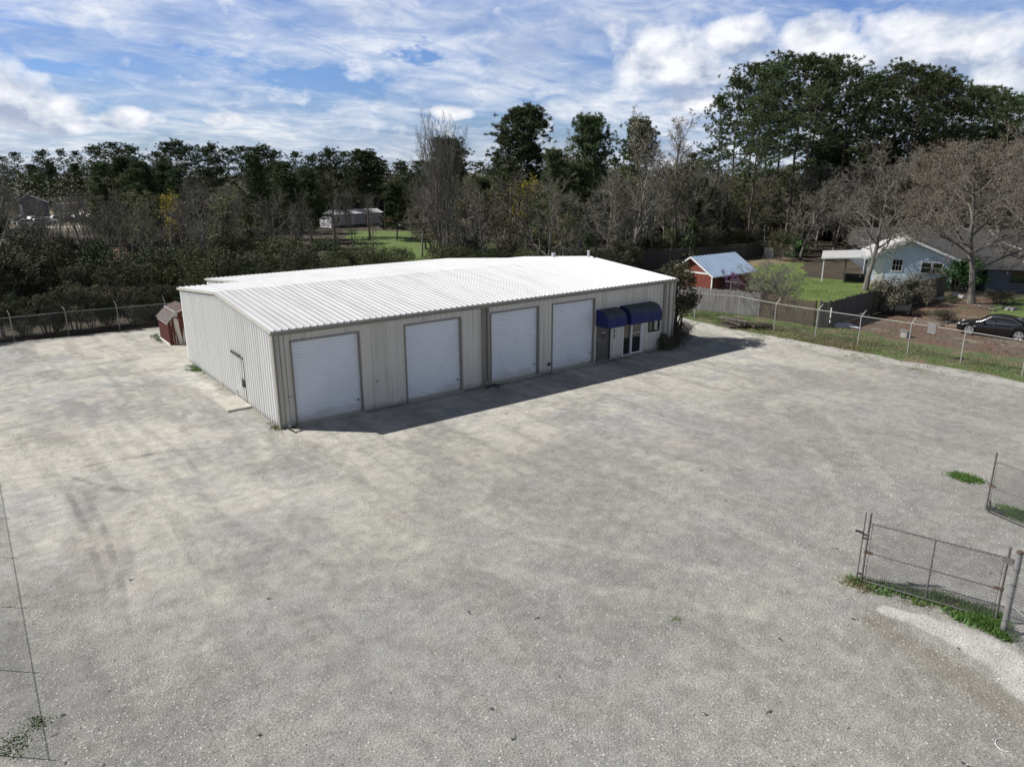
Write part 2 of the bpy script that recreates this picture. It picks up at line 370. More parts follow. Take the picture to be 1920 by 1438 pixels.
# ---------------------------------------------------------------- ground sheets
def blob_sheet(pts, z, mat, name, label, cat, sub=6, amp=.35, kind='structure', seed=1):
    """flat sheet with a ragged natural edge through the given ground points"""
    rg = random.Random(seed); out = []
    n = len(pts)
    for i in range(n):
        a, b = V((pts[i][0], pts[i][1], 0)), V((pts[(i+1)%n][0], pts[(i+1)%n][1], 0))
        k = max(2, min(sub, int((b-a).length/1.2)))
        nrm = V((-(b-a).y, (b-a).x, 0)).normalized()
        for j in range(k):
            p = a.lerp(b, j/k)+nrm*rg.uniform(-amp, amp); out.append((p.x, p.y, z))
    mb = MB(); mb.face(out); o = mb.build(name, mat); tag(o, label, cat, kind=kind); return o
mb = MB(); mb.face([(-1500,-700,-.004),(1900,-700,-.004),(1900,2200,-.004),(-1500,2200,-.004)])
struct(mb, 'ground', M['leaflitter'], 'brown leaf-littered ground running under the woods to the horizon', 'ground')
blob_sheet([(-60,-60),(33.6,-60),(33.5,-30),(33.3,-16.4),(33.0,-10.5),(32.7,-5.5),(32.4,0),(33.0,4),(33.4,7.2),(34,16),(34,29),(12,26.2),(6,25.8),(.5,26.0),(-4.9,26.4),(-8.4,26.8),(-13.2,27),(-60,27.5)], 0.0, M['gravel'],
           'gravel_lot', 'wide pale grey gravel lot around the metal warehouse', 'gravel lot', sub=40, amp=.22)
blob_sheet([(33.2,-60),(33.2,-30),(33.0,-16.4),(32.7,-10.5),(32.5,-5.5),(32.2,0),(32.6,4),(33.1,7.2),(33.6,16),(33.6,32),(38,32),(37.6,2),(38.5,-4.2),(37.8,-8),(38.2,-12),(39.0,-17),(39,-60)], -.002+.006, M['verge'],
           'grass_verge', 'strip of green and brown grass along the right-hand wire fence', 'grass', sub=30, amp=.28, seed=3)
blob_sheet([(38,-60),(38.2,-17),(37.5,-12),(37.0,-8),(37.4,-3.4),(44,-2.9),(58,-2.2),(61,-5),(58,-7),(50,-9),(55,-14),(66,-30),(66,-60)], .000+.001, M['strawmulch'],
           'yard_earth', 'reddish pine straw and bare earth where the black car is parked', 'bare earth', sub=14, amp=.5, seed=4)
blob_sheet([(51,-8.5),(60,-6),(70,-8),(98,-16),(98,-44),(67,-44),(66,-30),(56,-13)], .005, M['lawn'], 'side_lawn', 'sunlit green lawn beside the grey house at far right', 'lawn', sub=12, amp=.5, seed=5)
blob_sheet([(37.4,2.4),(37.8,-2.2),(44.5,-1.8),(58,-1.4),(62,2),(60,12),(66,16),(72,19.5),(66,21),(58,20.5),(50,17),(44,15),(38,14)], .006, M['lawn'], 'back_lawn', 'bright green back lawn behind the red shed', 'lawn', sub=12, amp=.5, seed=6)
blob_sheet([(52,19),(60,21),(72,20),(74,23),(80,27.5),(66,25.5),(53,25)], .010, M['bare_earth'], 'bare_strip', 'bare brown earth strip below the rear wooden fence', 'bare earth', sub=8, amp=.5, seed=8)
fl = [ground_at(*p) for p in ((700,480),(760,500),(930,490),(925,455),(885,440),(840,436),(760,433),(640,434))]
blob_sheet([(p.x, p.y) for p in fl], .004, M['lawn'], 'far_lawn', 'green clearing glimpsed through the trees behind the warehouse', 'lawn', sub=6, amp=1.2, seed=9)
cl = [ground_at(*p) for p in ((205,492),(250,496),(265,478),(250,462),(208,462))]
blob_sheet([(p.x, p.y) for p in cl], .004, M['clay'], 'clay_clearing', 'reddish clay clearing glimpsed through the bushes at left', 'bare earth', sub=5, amp=.8, seed=10)
fy = [ground_at(*p) for p in ((-40,440),(60,436),(260,430),(420,424),(420,402),(220,396),(-40,396))]
blob_sheet([(p.x, p.y) for p in fy], .003, M['bare_earth'], 'far_yard', 'far open yard of scrap and vehicles at left', 'yard', sub=6, amp=1.5, seed=11)
rd = [ground_at(*p) for p in ((-60,431.5),(110,427.5),(260,423.5),(500,416),(500,413.6),(260,421),(110,425.3),(-60,428.5))]
mb = MB(); mb.face([(p.x, p.y, .014) for p in rd]); struct(mb, 'road', M['asphalt'], 'pale road crossing the far clearing at left', 'road')
# ---------------------------------------------------------------- warehouse
L, W, H, RID, YR = 24.77, 14.86, 4.21, 4.878, 7.43
SLOPE = (RID-H)/YR
wh = thing('warehouse', 'long stone-coloured metal warehouse with a white ribbed roof and four roller doors', 'warehouse', (0,0,0))
def rib_profile(s0, s1, pitch=.3048, first=.15, d=.034):
    out = [(s0, 0)]; s = s0+first
    while s < s1-.12:
        out += [(s-.052, 0), (s-.026, d), (s+.026, d), (s+.052, 0)]; s += pitch
    out.append((s1, 0)); return out
def rib_wall(mb, prof, to3, top, holes=()):
    """vertical ribbed sheet; holes = (s0, s1, z0, z1)"""
    cuts = sorted({h[0] for h in holes} | {h[1] for h in holes})
    pts = []
    for (a, da), (b, db) in zip(prof, prof[1:]):
        pts.append((a, da))
        for c in cuts:
            if a+1e-6 < c < b-1e-6: pts.append((c, da+(db-da)*(c-a)/(b-a)))
    pts.append(prof[-1])
    for (a, da), (b, db) in zip(pts, pts[1:]):
        mid = (a+b)/2; spans = [(0.0, None)]
        for h in holes:
            if h[0] < mid < h[1]:
                ns = []
                for (z0, z1) in spans:
                    zt = z1 if z1 is not None else 99
                    if h[2] > z0: ns.append((z0, h[2]))
                    if h[3] < zt: ns.append((h[3], z1))
                spans = ns
        for z0, z1 in spans:
            mb.face([to3(a, da, z0), to3(b, db, z0), to3(b, db, top(b) if z1 is None else z1), to3(a, da, top(a) if z1 is None else z1)])
DOORS = [(.71, 3.76), (6.10, 9.13), (10.98, 14.02), (15.04, 18.08)]
DH = 3.67
openings = [(a, b, 0, DH) for a, b in DOORS] + [(18.40, 19.38, 0, 2.14), (20.50, 22.14, 0, 2.16), (22.66, 23.56, 1.21, 2.14)]
mb = MB(); rib_wall(mb, rib_profile(0, L), lambda s, d, z: (s, -d, z), lambda s: H-.02, openings)
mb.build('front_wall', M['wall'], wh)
gable = lambda y: H+SLOPE*(YR-abs(y-YR))-.02
prof = rib_profile(0, W, d=.06)
prof = sorted(set(prof+[(YR, 0)])) if not any(abs(p[0]-YR) < .06 for p in prof) else prof
mb = MB(); rib_wall(mb, prof, lambda s, d, z: (-d, s, z), gable, [(4.33, 5.80, .06, 2.20)])
mb.build('side_wall', M['wall_sunlit'], wh)
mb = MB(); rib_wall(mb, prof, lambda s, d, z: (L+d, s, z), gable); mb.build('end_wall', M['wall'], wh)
mb = MB(); rib_wall(mb, rib_profile(0, 3.7), lambda s, d, z: (s, W+d, z), lambda s: H-.02); mb.build('rear_wall', M['wall'], wh)
WX0, WX1, WY1 = 3.7, 23.4, 23.3
wz = lambda y: H-SLOPE*(y-W)-.02
mb = MB()
rib_wall(mb, rib_profile(W, WY1), lambda s, d, z: (WX0-d, s, z), wz); rib_wall(mb, rib_profile(W, WY1), lambda s, d, z: (WX1+d, s, z), wz)
rib_wall(mb, rib_profile(WX0, WX1), lambda s, d, z: (s, WY1+d, z), lambda s: wz(WY1)); mb.build('rear_wing_wall', M['wall_sunlit'], wh)
# interior back panels just behind the front wall keep the building dark inside
# roof sheets
def roof_sheet(mb, x0, x1, ya, za, yb, zb, d=.042, th=.05):
    pr = [(x0, 0)]; x = x0+.16
    while x < x1-.1: pr += [(x-.048, 0), (x-.022, d), (x+.022, d), (x+.048, 0)]; x += .3048
    pr.append((x1, 0))
    for (a, da), (b, db) in zip(pr, pr[1:]):
        mb.face([(a, ya, za+da), (b, ya, za+db), (b, yb, zb+db), (a, yb, zb+da)])
    mb.box((0,0,0), (0,0,0)) if False else None
    t = V((0,0,-th))
    q = [V((x0, ya, za-.002)), V((x1, ya, za-.002)), V((x1, yb, zb-.002)), V((x0, yb, zb-.002))]
    mb.faces(q+[p+t for p in q], [(4,7,6,5), (0,1,5,4), (1,2,6,5), (2,3,7,6), (3,0,4,7)])
OV = .12
mb = MB(); roof_sheet(mb, -OV, L+OV, -OV, H-SLOPE*OV+.03, YR, RID+.03); mb.build('roof', M['roof'], wh)
mb = MB(); roof_sheet(mb, -OV, L+OV, YR, RID+.028, W+.02, H+.03); mb.build('roof', M['roof'], wh)
mb = MB(); roof_sheet(mb, WX0-.10, WX1+.10, W+.03, H+.02, WY1+.12, wz(WY1+.12)+.04); mb.build('roof', M['roof'], wh)
# rake trim
for x in (-OV-.012, L+OV+.012):
    mb = MB(); mb.bar((x, -OV, H-.035), (x, YR, RID-.03), .02, .12); mb.bar((x, YR, RID-.03), (x, W, H-.03), .02, .12); mb.build('rake_trim', M['trim_light'], wh)
for x in (WX0-.112, WX1+.112):
    mb = MB(); mb.bar((x, W+.05, H-.04), (x, WY1+.1, wz(WY1)), .02, .10); mb.build('rake_trim', M['trim_light'], wh)
mb = MB()
for x in (-.045,): mb.bar((x, -OV+.02, H-.13), (x, YR, RID-.125), .03, .06); mb.bar((x, YR, RID-.125), (x, W-.02, H-.13), .03, .06)
mb.build('rake_shadow_trim', M['trim'], wh)
# gutter: open box with a lip
mb = MB(); g0 = -.26; zt = H-.005
prof2 = [(-.02, zt), (-.02, zt-.16), (g0+.03, zt-.16), (g0, zt-.10), (g0-.015, zt), (g0+.005, zt), (g0+.018, zt-.09), (g0+.04, zt-.145), (-.035, zt-.145), (-.035, zt)]
mb.prism([(-OV-.02, y, z) for y, z in prof2], (L+2*OV+.04, 0, 0)); mb.build('gutter', M['trim'], wh)
# corner trims and downspouts
mb = MB(); mb.box((-.075, -.075, 0), (.02, -.045, H-.02)); mb.box((-.075, -.045, 0), (-.045, .13, H-.02)); mb.build('corner_trim', M['trim'], wh)
mb = MB(); mb.box((L-.02, -.075, 0), (L+.075, -.045, H-.16)); mb.box((L+.045, -.045, 0), (L+.075, .13, H-.02)); mb.build('corner_trim', M['trim_light'], wh)
def downspout(x, mat):
    mb = MB(); mb.box((x-.06, -.16, .28), (x+.06, -.05, H-.17)); mb.bar((x, -.105, .30), (x, -.34, .13), .12, .09)
    for z in (1.2, 2.7): mb.box((x-.075, -.165, z), (x+.075, -.045, z+.03))
    mb.build('downspout', mat, wh)
downspout(.26, M['trim_light']); downspout(10.72, M['trim']); downspout(L-.40, M['trim_light'])
for a_, b_ in ((10.38, 10.60), (L-.95, L-.70)): MB().box((a_, -.062, 0), (b_, -.036, H-.17)).build('shade_strip', M['trim'], wh)  # dark strips stand in for the shade beside these downspouts
# roller doors
for i, (a, b) in enumerate(DOORS):
    pr = []; z = .10; p = .135
    while z < DH-.01:
        for k, dd in ((0, 0), (.10, .022), (.5, .034), (.90, .022)): pr.append((z+k*p, dd))
        z += p
    pr = [q for q in pr if q[0] < DH-.005]+[(DH, 0)]
    mb = MB()
    for (z0, d0), (z1, d1) in zip(pr, pr[1:]): mb.face([(a, .13-d0, z0), (b, .13-d0, z0), (b, .13-d1, z1), (a, .13-d1, z1)])
    dr = mb.build('roller_door', M['rolldoor'], wh)
    mb = MB(); mb.box((a+.01, .095, .035), (b-.01, .135, .105)); mb.build('bottom_bar', M['trim_light'], dr)
    MB().box((b-.20, .085, .55), (b-.10, .112, .61)).build('lock_bar', M['dark'], dr)
    mb = MB(); mb.box((a-.06, -.045, 0), (a, .16, DH)); mb.box((b, -.045, 0), (b+.06, .16, DH)); mb.box((a-.06, -.045, DH), (b+.06, .16, DH+.06)); mb.build('door_frame', M['trim'], wh)
    mb = MB(); mb.box((a-.05, -.20, -.05), (b+.05, .2, .033)); mb.build('door_sill', M['concrete'], wh)
# steel entrance door
ed = MB().box((18.43, .03, .02), (19.35, .075, 2.11)).build('entrance_door', M['steel_door'], wh)
mb = MB(); mb.box((18.33, -.05, 0), (18.40, .1, 2.14)); mb.box((19.38, -.05, 0), (19.42, .1, 2.14)); mb.box((18.33, -.05, 2.14), (19.42, .1, 2.20)); mb.build('door_frame', M['steel_door'], wh)
mb = MB(); mb.tube([(18.50, .03, 1.04), (18.50, -.03, 1.04), (18.60, -.03, 1.04)], .018, 8); mb.build('handle', M['chrome'], ed); mb = MB(); mb.tube([(18.50, .03, 1.26), (18.50, .0, 1.26)], .032, 10); mb.build('deadbolt', M['chrome'], ed)
MB().box((18.80, .012, 1.33), (19.02, .03, 1.62)).build('notice_plate', M['dark'], ed)
MB().box((18.80, .005, 1.625), (19.02, .03, 1.67)).build('mail_flap', M['white'], ed)
MB().box((18.30, -.10, -.02), (19.5, .05, .02)).build('door_sill', M['concrete'], wh)
# street number: the digits stand one above another, the top one mostly behind the awning
for ch, z in (('5', 1.83), ('2', 1.53), ('0', 1.22)):
    cu = bpy.data.curves.new('digit', 'FONT'); cu.body = ch; cu.size = .33; cu.extrude = .006; cu.align_x = 'CENTER'
    to = bpy.data.objects.new('tmp', cu); COL.objects.link(to)
    dg = bpy.context.evaluated_depsgraph_get(); me = bpy.data.meshes.new_from_object(to.evaluated_get(dg))
    me.transform(Matrix.Translation((19.72, -.040, z)) @ Matrix.Rotation(PI/2, 4, 'X')); me.materials.clear(); me.materials.append(M['blackdecal'])
    COL.objects.unlink(to); bpy.data.objects.remove(to)
    o = bpy.data.objects.new('number_digit', me); COL.objects.link(o); o.parent = wh
# glazed entrance: sidelight and white-framed glass door
mb = MB(); mb.box((20.50, .05, .10), (21.10, .07, 2.13)); sl = mb.build('sidelight', M['glass'], wh)
mb = MB(); mb.box((20.44, -.045, 0), (20.50, .1, 2.16)); mb.box((20.50, -.0, .0), (21.16, .1, .08)); mb.build('frame', M['white'], sl)
gd = MB().box((21.27, .02, .14), (21.97, .035, 2.06)).build('glass_door', M['glass'], wh)
mb = MB(); mb.box((21.10, -.05, .0), (21.18, .1, 2.16)); mb.box((22.06, -.05, 0), (22.14, .1, 2.16)); mb.box((21.18, .0, .03), (21.27, .06, 2.12)); mb.box((21.97, .0, .03), (22.06, .06, 2.12))
mb.box((21.27, .001, .03), (21.97, .06, .14)); mb.box((21.27, .001, 2.06), (21.97, .06, 2.12)); mb.box((20.50, -.05, 2.16), (22.14, .1, 2.22)); mb.build('frame', M['white'], gd)
mb = MB(); mb.box((21.27, -.012, 1.29), (21.97, .012, 1.325)); mb.build('push_bar', M['chrome'], gd)
mb = MB(); mb.tube([(21.23, 0, .88), (21.23, -.07, .90), (21.23, -.07, 1.14), (21.23, 0, 1.16)], .016, 6); mb.build('handle', M['dark'], gd)
mb = MB()
for k, (x0, x1) in enumerate(((21.36, 21.44), (21.48, 21.86), (21.50, 21.80), (21.52, 21.84), (21.36, 21.84))):
    z = (1.90, 1.90, 1.82, 1.75, 1.66)[k]; mb.box((x0, .012, z), (x1, .018, z+(.09 if k == 0 else .022)))
mb.build('lettering', M['trim_light'], gd)
# window
wn = MB().box((22.70, .03, 1.25), (23.52, .045, 2.10)).build('window', M['glass'], wh)
mb = MB()
for a, b in (((22.62, -.06, 1.17), (23.60, .08, 1.235)), ((22.62, -.06, 2.115), (23.60, .08, 2.18)), ((22.62, -.06, 1.235), (22.685, .08, 2.115)), ((23.535, -.06, 1.235), (23.60, .08, 2.115)), ((23.08, -.02, 1.235), (23.13, .06, 2.115))): mb.box(a, b)
mb.build('frame', M['dark'], wn)
MB().box((23.18, .018, 1.26), (23.46, .028, 2.08)).build('blind', M['trim_light'], wn)
MB().box((23.42, -.005, 1.24), (23.48, .014, 1.31)).build('sticker', M['white'], wn)
# awnings: rounded canvas hoods
def awning(x0, x1, zt, zb, dp, nseg, seams):
    pr = [(0, zt)]
    for k in range(nseg+1):
        t = k/nseg*PI/2; pr.append((-dp*(.35+.65*math.sin(t)), zb+.34+(zt-.02-zb-.34)*math.cos(t)))
    pr.append((-dp, zb))
    mb = MB()
    for (y0, z0), (y1, z1) in zip(pr, pr[1:]): mb.face([(x0, y0, z0), (x1, y0, z0), (x1, y1, z1), (x0, y1, z1)])
    for x in (x0, x1): mb.face([(x, 0, zb)]+[(x, y, z) for y, z in pr])
    mb.face([(x0, -.002, zb+.05), (x1, -.002, zb+.05), (x1, -dp+.01, zb+.05), (x0, -dp+.01, zb+.05)])
    a = mb.build('awning', M['awning'], wh)
    mb = MB()
    for k in range(seams+1):
        x = x0+(x1-x0)*k/seams
        mb.tube([(x, y-.004, z+.004) for y, z in pr], .014, 5)
    mb.tube([(x0, -dp-.004, zb), (x1, -dp-.004, zb)], .016, 5)
    mb.build('seam', M['awning'], a)
awning(18.26, 19.72, 3.03, 2.12, .98, 10, 2); awning(20.12, 22.66, 3.05, 2.10, .96, 10, 3)
# small wall fittings
MB().box((14.70, -.09, .38), (14.86, -.03, .55)).build('outlet_box', M['dark'], wh)
for x, z, l in ((.40, 1.32, .10), (.56, 1.31, .07), (.655, 1.40, .03), (4.46, 1.28, .16), (5.0, 1.45, .05), (5.3, 1.2, .04)): MB().box((x, -.036-.004, z), (x+l, -.033, z+.035)).build('scuff_mark', M['steel_door'], wh)
# side door clad in the wall sheet, dark head flashing, latch guard
mb = MB(); rib_wall(mb, rib_profile(4.40, 5.78, first=.3218, d=.06), lambda s, d, z: (.006-d, s, z), lambda s: 2.17); sd = mb.build('side_door', M['wall_sunlit'], wh)
mb = MB(); mb.box((-.085, 4.46, 2.19), (.0, 5.88, 2.29)); mb.box((-.12, 4.62, 2.24), (-.085, 5.88, 2.33)); mb.box((-.05, 4.28, 2.16), (.0, 4.5, 2.27)); mb.build('head_flashing', M['dark'], sd)
mb = MB(); mb.box((-.05, 4.27, .03), (.02, 4.36, 2.20)); mb.build('shadow_gap', M['dark'], sd)  # dark strip stands for the shadow gap at the door edge
mb = MB(); mb.box((-.07, 4.48, .88), (-.035, 4.70, 1.16)); mb.box((-.13, 4.36, .82), (-.05, 4.52, 1.02)); mb.build('latch_guard', M['dark'], sd)
mb = MB(); mb.bar((-.06, 5.5, .33), (-.06, 5.72, .33), .02, .03); mb.bar((-.06, 5.5, .33), (-.06, 5.5, .1), .015, .015); mb.build('hose_bib', M['dark'], sd)
mb = MB(); mb.box((.3, .3, .02), (L-.3, .34, H-.1)); mb.box((.3, .34, .02), (.34, W-.3, H-.1)); mb.build('dark_backing', M['dark'], wh)  # unseen dark panels that keep light out of the interior
# roof vents
for x, y, w, h in ((24.42, 7.25, .16, .46), (23.9, 10.3, .26, .30)):
    zb = RID-SLOPE*abs(y-YR)
    mb = MB(); mb.tube([(x, y, zb-.05), (x, y, zb+h)], w/2, 10); mb.tube([(x, y, zb+h), (x, y, zb+h+.04)], [w/2+.03, w/2+.02], 10)
    mb.build('roof_vent', M['plastic'], wh)
# slabs
def slab(x0, y0, x1, y1, z, label, rz=0, name='concrete_slab'):
    mb = MB(); c = ((x0+x1)/2, (y0+y1)/2); rg = random.Random(int(x0*31+y0*7)); out = []
    P_ = [(x0,y0),(x1,y0),(x1,y1),(x0,y1)]
    for i in range(4):
        a, b = P_[i], P_[(i+1)%4]
        for k in range(6): out.append((a[0]+(b[0]-a[0])*k/6+rg.uniform(-.015,.015), a[1]+(b[1]-a[1])*k/6+rg.uniform(-.015,.015), -.05))
    mb.prism(out, (0,0,z+.05)); o = mb.build(name, M['concrete'], loc=(0,0,0)); tag(o, label, 'concrete slab'); return o
slab(-1.16, 3.62, -.06, 5.84, .10, 'small concrete doorstep at the side door of the warehouse')
slab(-.02, 14.95, 3.62, 22.2, .05, 'concrete pad under the peeling red storage shed')
slab(20.7, -.62, 22.2, -.12, .035, 'thin concrete step below the glass entrance door')
def splash(x, y, rz, label):
    t = thing('splash_block', label, 'splash block', (x, y, 0), rz)
    mb = MB(); mb.prism([(-.17,-.30,0),(.17,-.30,0),(.13,.25,0),(-.13,.25,0)], (0,0,.05)); mb.build('tray', M['concrete'], t, local=True)
    mb = MB()
    for sx in (-1, 1): mb.bar((sx*.16, -.30, .07), (sx*.12, .25, .09), .03, .07)
    mb.build('rim', M['dark'], t, local=True); return t
splash(.30, -.52, .25, 'small concrete splash block under the downspout at the near corner')
splash(10.85, -.55, .5, 'dark splash block under the downspout between the second and third roller doors')
mb = MB(); rg = random.Random(3)
for k in range(40):
    x, y = 11+rg.gauss(0, .35), -.4+rg.gauss(0, .16); a = rg.uniform(0, PI); mb.bar((x, y, .012), (x+.16*math.cos(a), y+.12*math.sin(a), .02), .03, .012)
tag(mb.build('leaf_debris', M['dark']), 'dark leaf debris on the gravel below the middle downspout', 'debris', kind='stuff')

# ---------------------------------------------------------------- storage shed behind the warehouse
sh = thing('storage_shed', 'small red shed with peeling white paint and a rusty gambrel roof on the concrete pad', 'shed', (1.2, 19.3, 0.05))
x0, x1, y0, y1 = 0.06, 2.45, 19.3, 21.95; xm = (x0+x1)/2
sec = [(x0-.10, 1.50), (x0+.50, 2.08), (xm, 2.36), (x1-.50, 2.08), (x1+.10, 1.50)]
for x in (x0, x1):
    pr = rib_profile(y0, y1, .2, .1, .018); sg = -1 if x == x0 else 1
    mb = MB(); rib_wall(mb, pr, lambda s, d, z: (x+sg*d, s, z+.05), lambda s: 1.46); mb.build('side_wall', M['barn_red'], sh)
for y, nm in ((y0, 'front_wall'), (y1, 'back_wall')):
    mb = MB(); mb.face([(x0, y, .05), (x1, y, .05), (x1, y, 1.52), (x1-.46, y, 2.04), (xm, y, 2.30), (x0+.46, y, 2.04), (x0, y, 1.52)]); mb.build(nm, M['barn_peel'], sh)
mb = MB(); mb.box((x0+.35, y0-.03, .10), (xm-.01, y0-.004, 1.72)); mb.box((xm+.01, y0-.03, .10), (x1-.35, y0-.004, 1.72)); sdoor = mb.build('double_door', M['barn_peel'], sh)
mb = MB(); mb.box((x0+.24, y0-.04, 1.73), (x1-.24, y0-.004, 1.79)); mb.box((x0+.27, y0-.05, .06), (x0+.34, y0-.004, 1.73)); mb.box((x0-.01, y0-.03, .05), (x0+.07, y0-.004, 1.48)); mb.build('door_trim', M['barn_red'], sdoor)
mb = MB(); mb.box((x0-.035, y0+.02, 1.36), (x0-.02, y1, 1.50)); mb.box((x0-.03, y0, .02), (x0-.01, y1, .14)); mb.build('eave_board', M['white'], sh)
mb = MB()
for (xa, za), (xb, zb) in zip(sec, sec[1:]):
    n = V((-(zb-za), 0, xb-xa)).normalized()
    y = y0-.10
    while y < y1+.10:
        ye = min(y+.115, y1+.10)
        for (ya, yb, o1, o2) in ((y, y+(ye-y)*.5, .004, .024), (y+(ye-y)*.5, ye, .024, .004)):
            mb.face([(xa+n.x*o1, ya, za+n.z*o1), (xb+n.x*o1, ya, zb+n.z*o1), (xb+n.x*o2, yb, zb+n.z*o2), (xa+n.x*o2, yb, za+n.z*o2)])
        y += .115
    mb.prism([(xa, y0-.09, za), (xb, y0-.09, zb), (xb, y0-.09, zb-.03), (xa, y0-.09, za-.03)], (0, y1-y0+.18, 0))
mb.build('roof', M['barn_roof'], sh)
mb = MB()
for (xa, za), (xb, zb) in zip(sec, sec[1:]): mb.bar((xa, y0-.115, za-.02), (xb, y0-.115, zb-.02), .02, .09)
mb.tube([(sec[1][0]-.01, y0-.1, sec[1][1]+.02), (sec[1][0]-.01, y1+.1, sec[1][1]+.02)], .03, 5); mb.build('roof_trim', M['galv_pale'], sh)

# ---------------------------------------------------------------- wire fences
def wire_mesh(mb, p, q, z0, z1, sp=.085, r=.0028):
    """diamond wire netting between two ground points"""
    p, q = V(p), V(q); d = q-p; ln = d.length; d = d/ln; h = z1-z0
    n = int((ln+h)/sp)
    nr = V((-d.y, d.x, 0))*.004
    for i in range(1, n):
        s = i*sp
        for sg in (1, -1):
            a0, b0 = (s-h, s) ; sa, sb = max(a0, 0), min(b0, ln)
            if sb <= sa: continue
            za, zb = z0+(sa-a0), z0+(sb-a0)
            if sg < 0: sa, sb = ln-sa, ln-sb
            mb.tube([p+d*sa+V((0,0,za))+nr*sg, p+d*sb+V((0,0,zb))+nr*sg], r, 3, False)
def wire_fence(label, pts, post_h, mesh_h, r, pm, arm=None, midrail=None, sp=.085, wr=.0028, name='wire_fence', bottom=False):
    t = thing(name, label, 'wire fence', (pts[0][0], pts[0][1], 0))
    for i, p in enumerate(pts):
        p = V((p[0], p[1], 0))
        mb = MB(); mb.tube([p-V((0,0,.1)), p+V((0,0,post_h))], r, 8); mb.tube([p+V((0,0,post_h)), p+V((0,0,post_h+.05))], [r*1.3, r*.7], 8)
        po = mb.build('post', pm, t)
        if arm and arm[i % len(arm)]:
            ax, ay, az = arm[i % len(arm)]
            mb = MB(); mb.tube([p+V((0,0,post_h)), p+V((ax, ay, post_h+az))], [r*.75, r*.5], 5); mb.build('barb_arm', pm, po)
    mb = MB(); mb.tube([(p[0], p[1], mesh_h+.02) for p in pts], r*.68, 7); mb.build('top_rail', pm, t)
    if midrail is not None:
        for a, b in midrail:
            mb = MB(); mb.tube([(a[0], a[1], a[2]), (b[0], b[1], b[2])], r*.6, 6); mb.build('mid_rail', pm, t)
    for a, b in zip(pts, pts[1:]):
        mb = MB(); wire_mesh(mb, (a[0], a[1], 0), (b[0], b[1], 0), .04, mesh_h, sp, wr); mb.build('netting', M['wire'], t)
    return t
# right-hand fence
rx = [(33.4, 8.4), (33.3, 5.0), (34.5, 2.05), (33.96, -1.24), (34.02, -4.25), (34.14, -7.05), (34.3, -10.0), (34.35, -12.9), (34.2, -16.0), (34.2, -19.0), (34.2, -22.0)]
wire_fence('long pale-railed wire fence with leaning barb arms beside the grass verge', rx, 1.86, 1.84, .034, M['galv_pale'],
           arm=[None, None, None, (.30,-.10,.36), (.30,-.12,.38), (.28,-.12,.36), (.25,-.08,.34), None, (.25,-.1,.34), None, None], sp=.11, wr=.0026)
# left rear fence
lx = [(-14.0, 27.3), (-10.6, 27.05), (-7.63, 27.02), (-4.56, 27.07), (-1.53, 26.68), (1.5, 26.4), (4.6, 26.2)]
wire_fence('wire fence at the back of the gravel lot in front of dark bushes', lx, 1.72, 1.54, .034, M['galv'],
           arm=[None, None, (-.05,.28,.30), (-.10,.30,.18), (-.06,.30,.32), (-.05,.25,.45), None], midrail=[((-14,27.3,.8), (-7.63,27.02,.8))], sp=.10, wr=.0028)
# left boundary fence (only its shadow reaches the picture)
wire_fence('boundary wire fence along the left edge of the gravel lot', [(-11.3-.02*k, 4.6-3.05*k) for k in range(7)], 1.95, 1.85, .011, M['galv'], sp=.10, wr=.0014)
# ---------------------------------------------------------------- gates
def gate(label, a, b, latch=False):
    a, b = V((*a, 0)), V((*b, 0)); d = (b-a).normalized(); t = thing('wire_gate', label, 'gate', a)
    for k, p in enumerate((a, b)):
        mb = MB(); mb.tube([p+V((0,0,.05)), p+V((0,0,2.0))], .027, 9); mb.tube([p+V((0,0,2.0)), p+V((0,0,2.025))], [.03, .018], 9); mb.build('upright', M['galv_dark'], t)
    for nm, z in (('top_rail', 1.73), ('mid_rail', .90), ('bottom_rail', .08)):
        mb = MB(); mb.tube([a+V((0,0,z)), b+V((0,0,z))], .021, 8); mb.build(nm, M['galv_dark'], t)
    m = (a+b)/2; mb = MB(); mb.tube([m+V((0,0,.08)), m+V((0,0,1.73))], .019, 8); mb.build('centre_brace', M['galv_dark'], t)
    mb = MB(); wire_mesh(mb, a+d*.07, b-d*.07, .10, 1.75, .082, .0044)
    for z in (.12, .5, .9, 1.3, 1.65):
        for p in (a+d*.07, b-d*.07): mb.tube([p-d*.07+V((0,0,z)), p+d*.01+V((0,0,z))], .010, 5)
    k = 0
    while k*.17 < (b-a).length:            # tie wires along the top rail
        p = a+d*(k*.17); mb.tube([p+V((0,0,1.70)), p+d*.03+V((0,0,1.775))], .006, 4); k += 1
    mb.build('netting', M['wire'], t)
    mb = MB()
    for p in (a+d*.07, b-d*.07): mb.tube([p+V((0,0,.10)), p+V((0,0,1.72))], .009, 5)
    mb.build('tension_bar', M['galv_dark'], t)
    for p in (a, b):
        mb = MB(); mb.tube([p+V((0,0,.86)), p+V((0,0,.95))], .036, 9); mb.bar(p+V((0,0,.905)), p+(d if p == a else -d)*.16+V((0,0,.905)), .05, .06); mb.build('bracket', M['rust'], t)
    if latch:
        q = a-d*.115
        mb = MB(); mb.tube([q+V((0,0,.03)), q+V((0,0,2.0))], .017, 8); rod = mb.build('drop_rod', M['galv_dark'], t)
        mb = MB(); mb.bar(q+V((0,0,1.42)), q-d*.16+V((-.03,.02,1.44)), .05, .05); mb.build('handle', M['dark'], rod)
        mb = MB()
        for z in (.25, 1.28, 1.38): mb.bar(q-d*.02+V((0,0,z)), a+d*.03+V((0,0,z)), .05, .035)
        mb.build('rod_guide', M['dark'], rod)
    return t
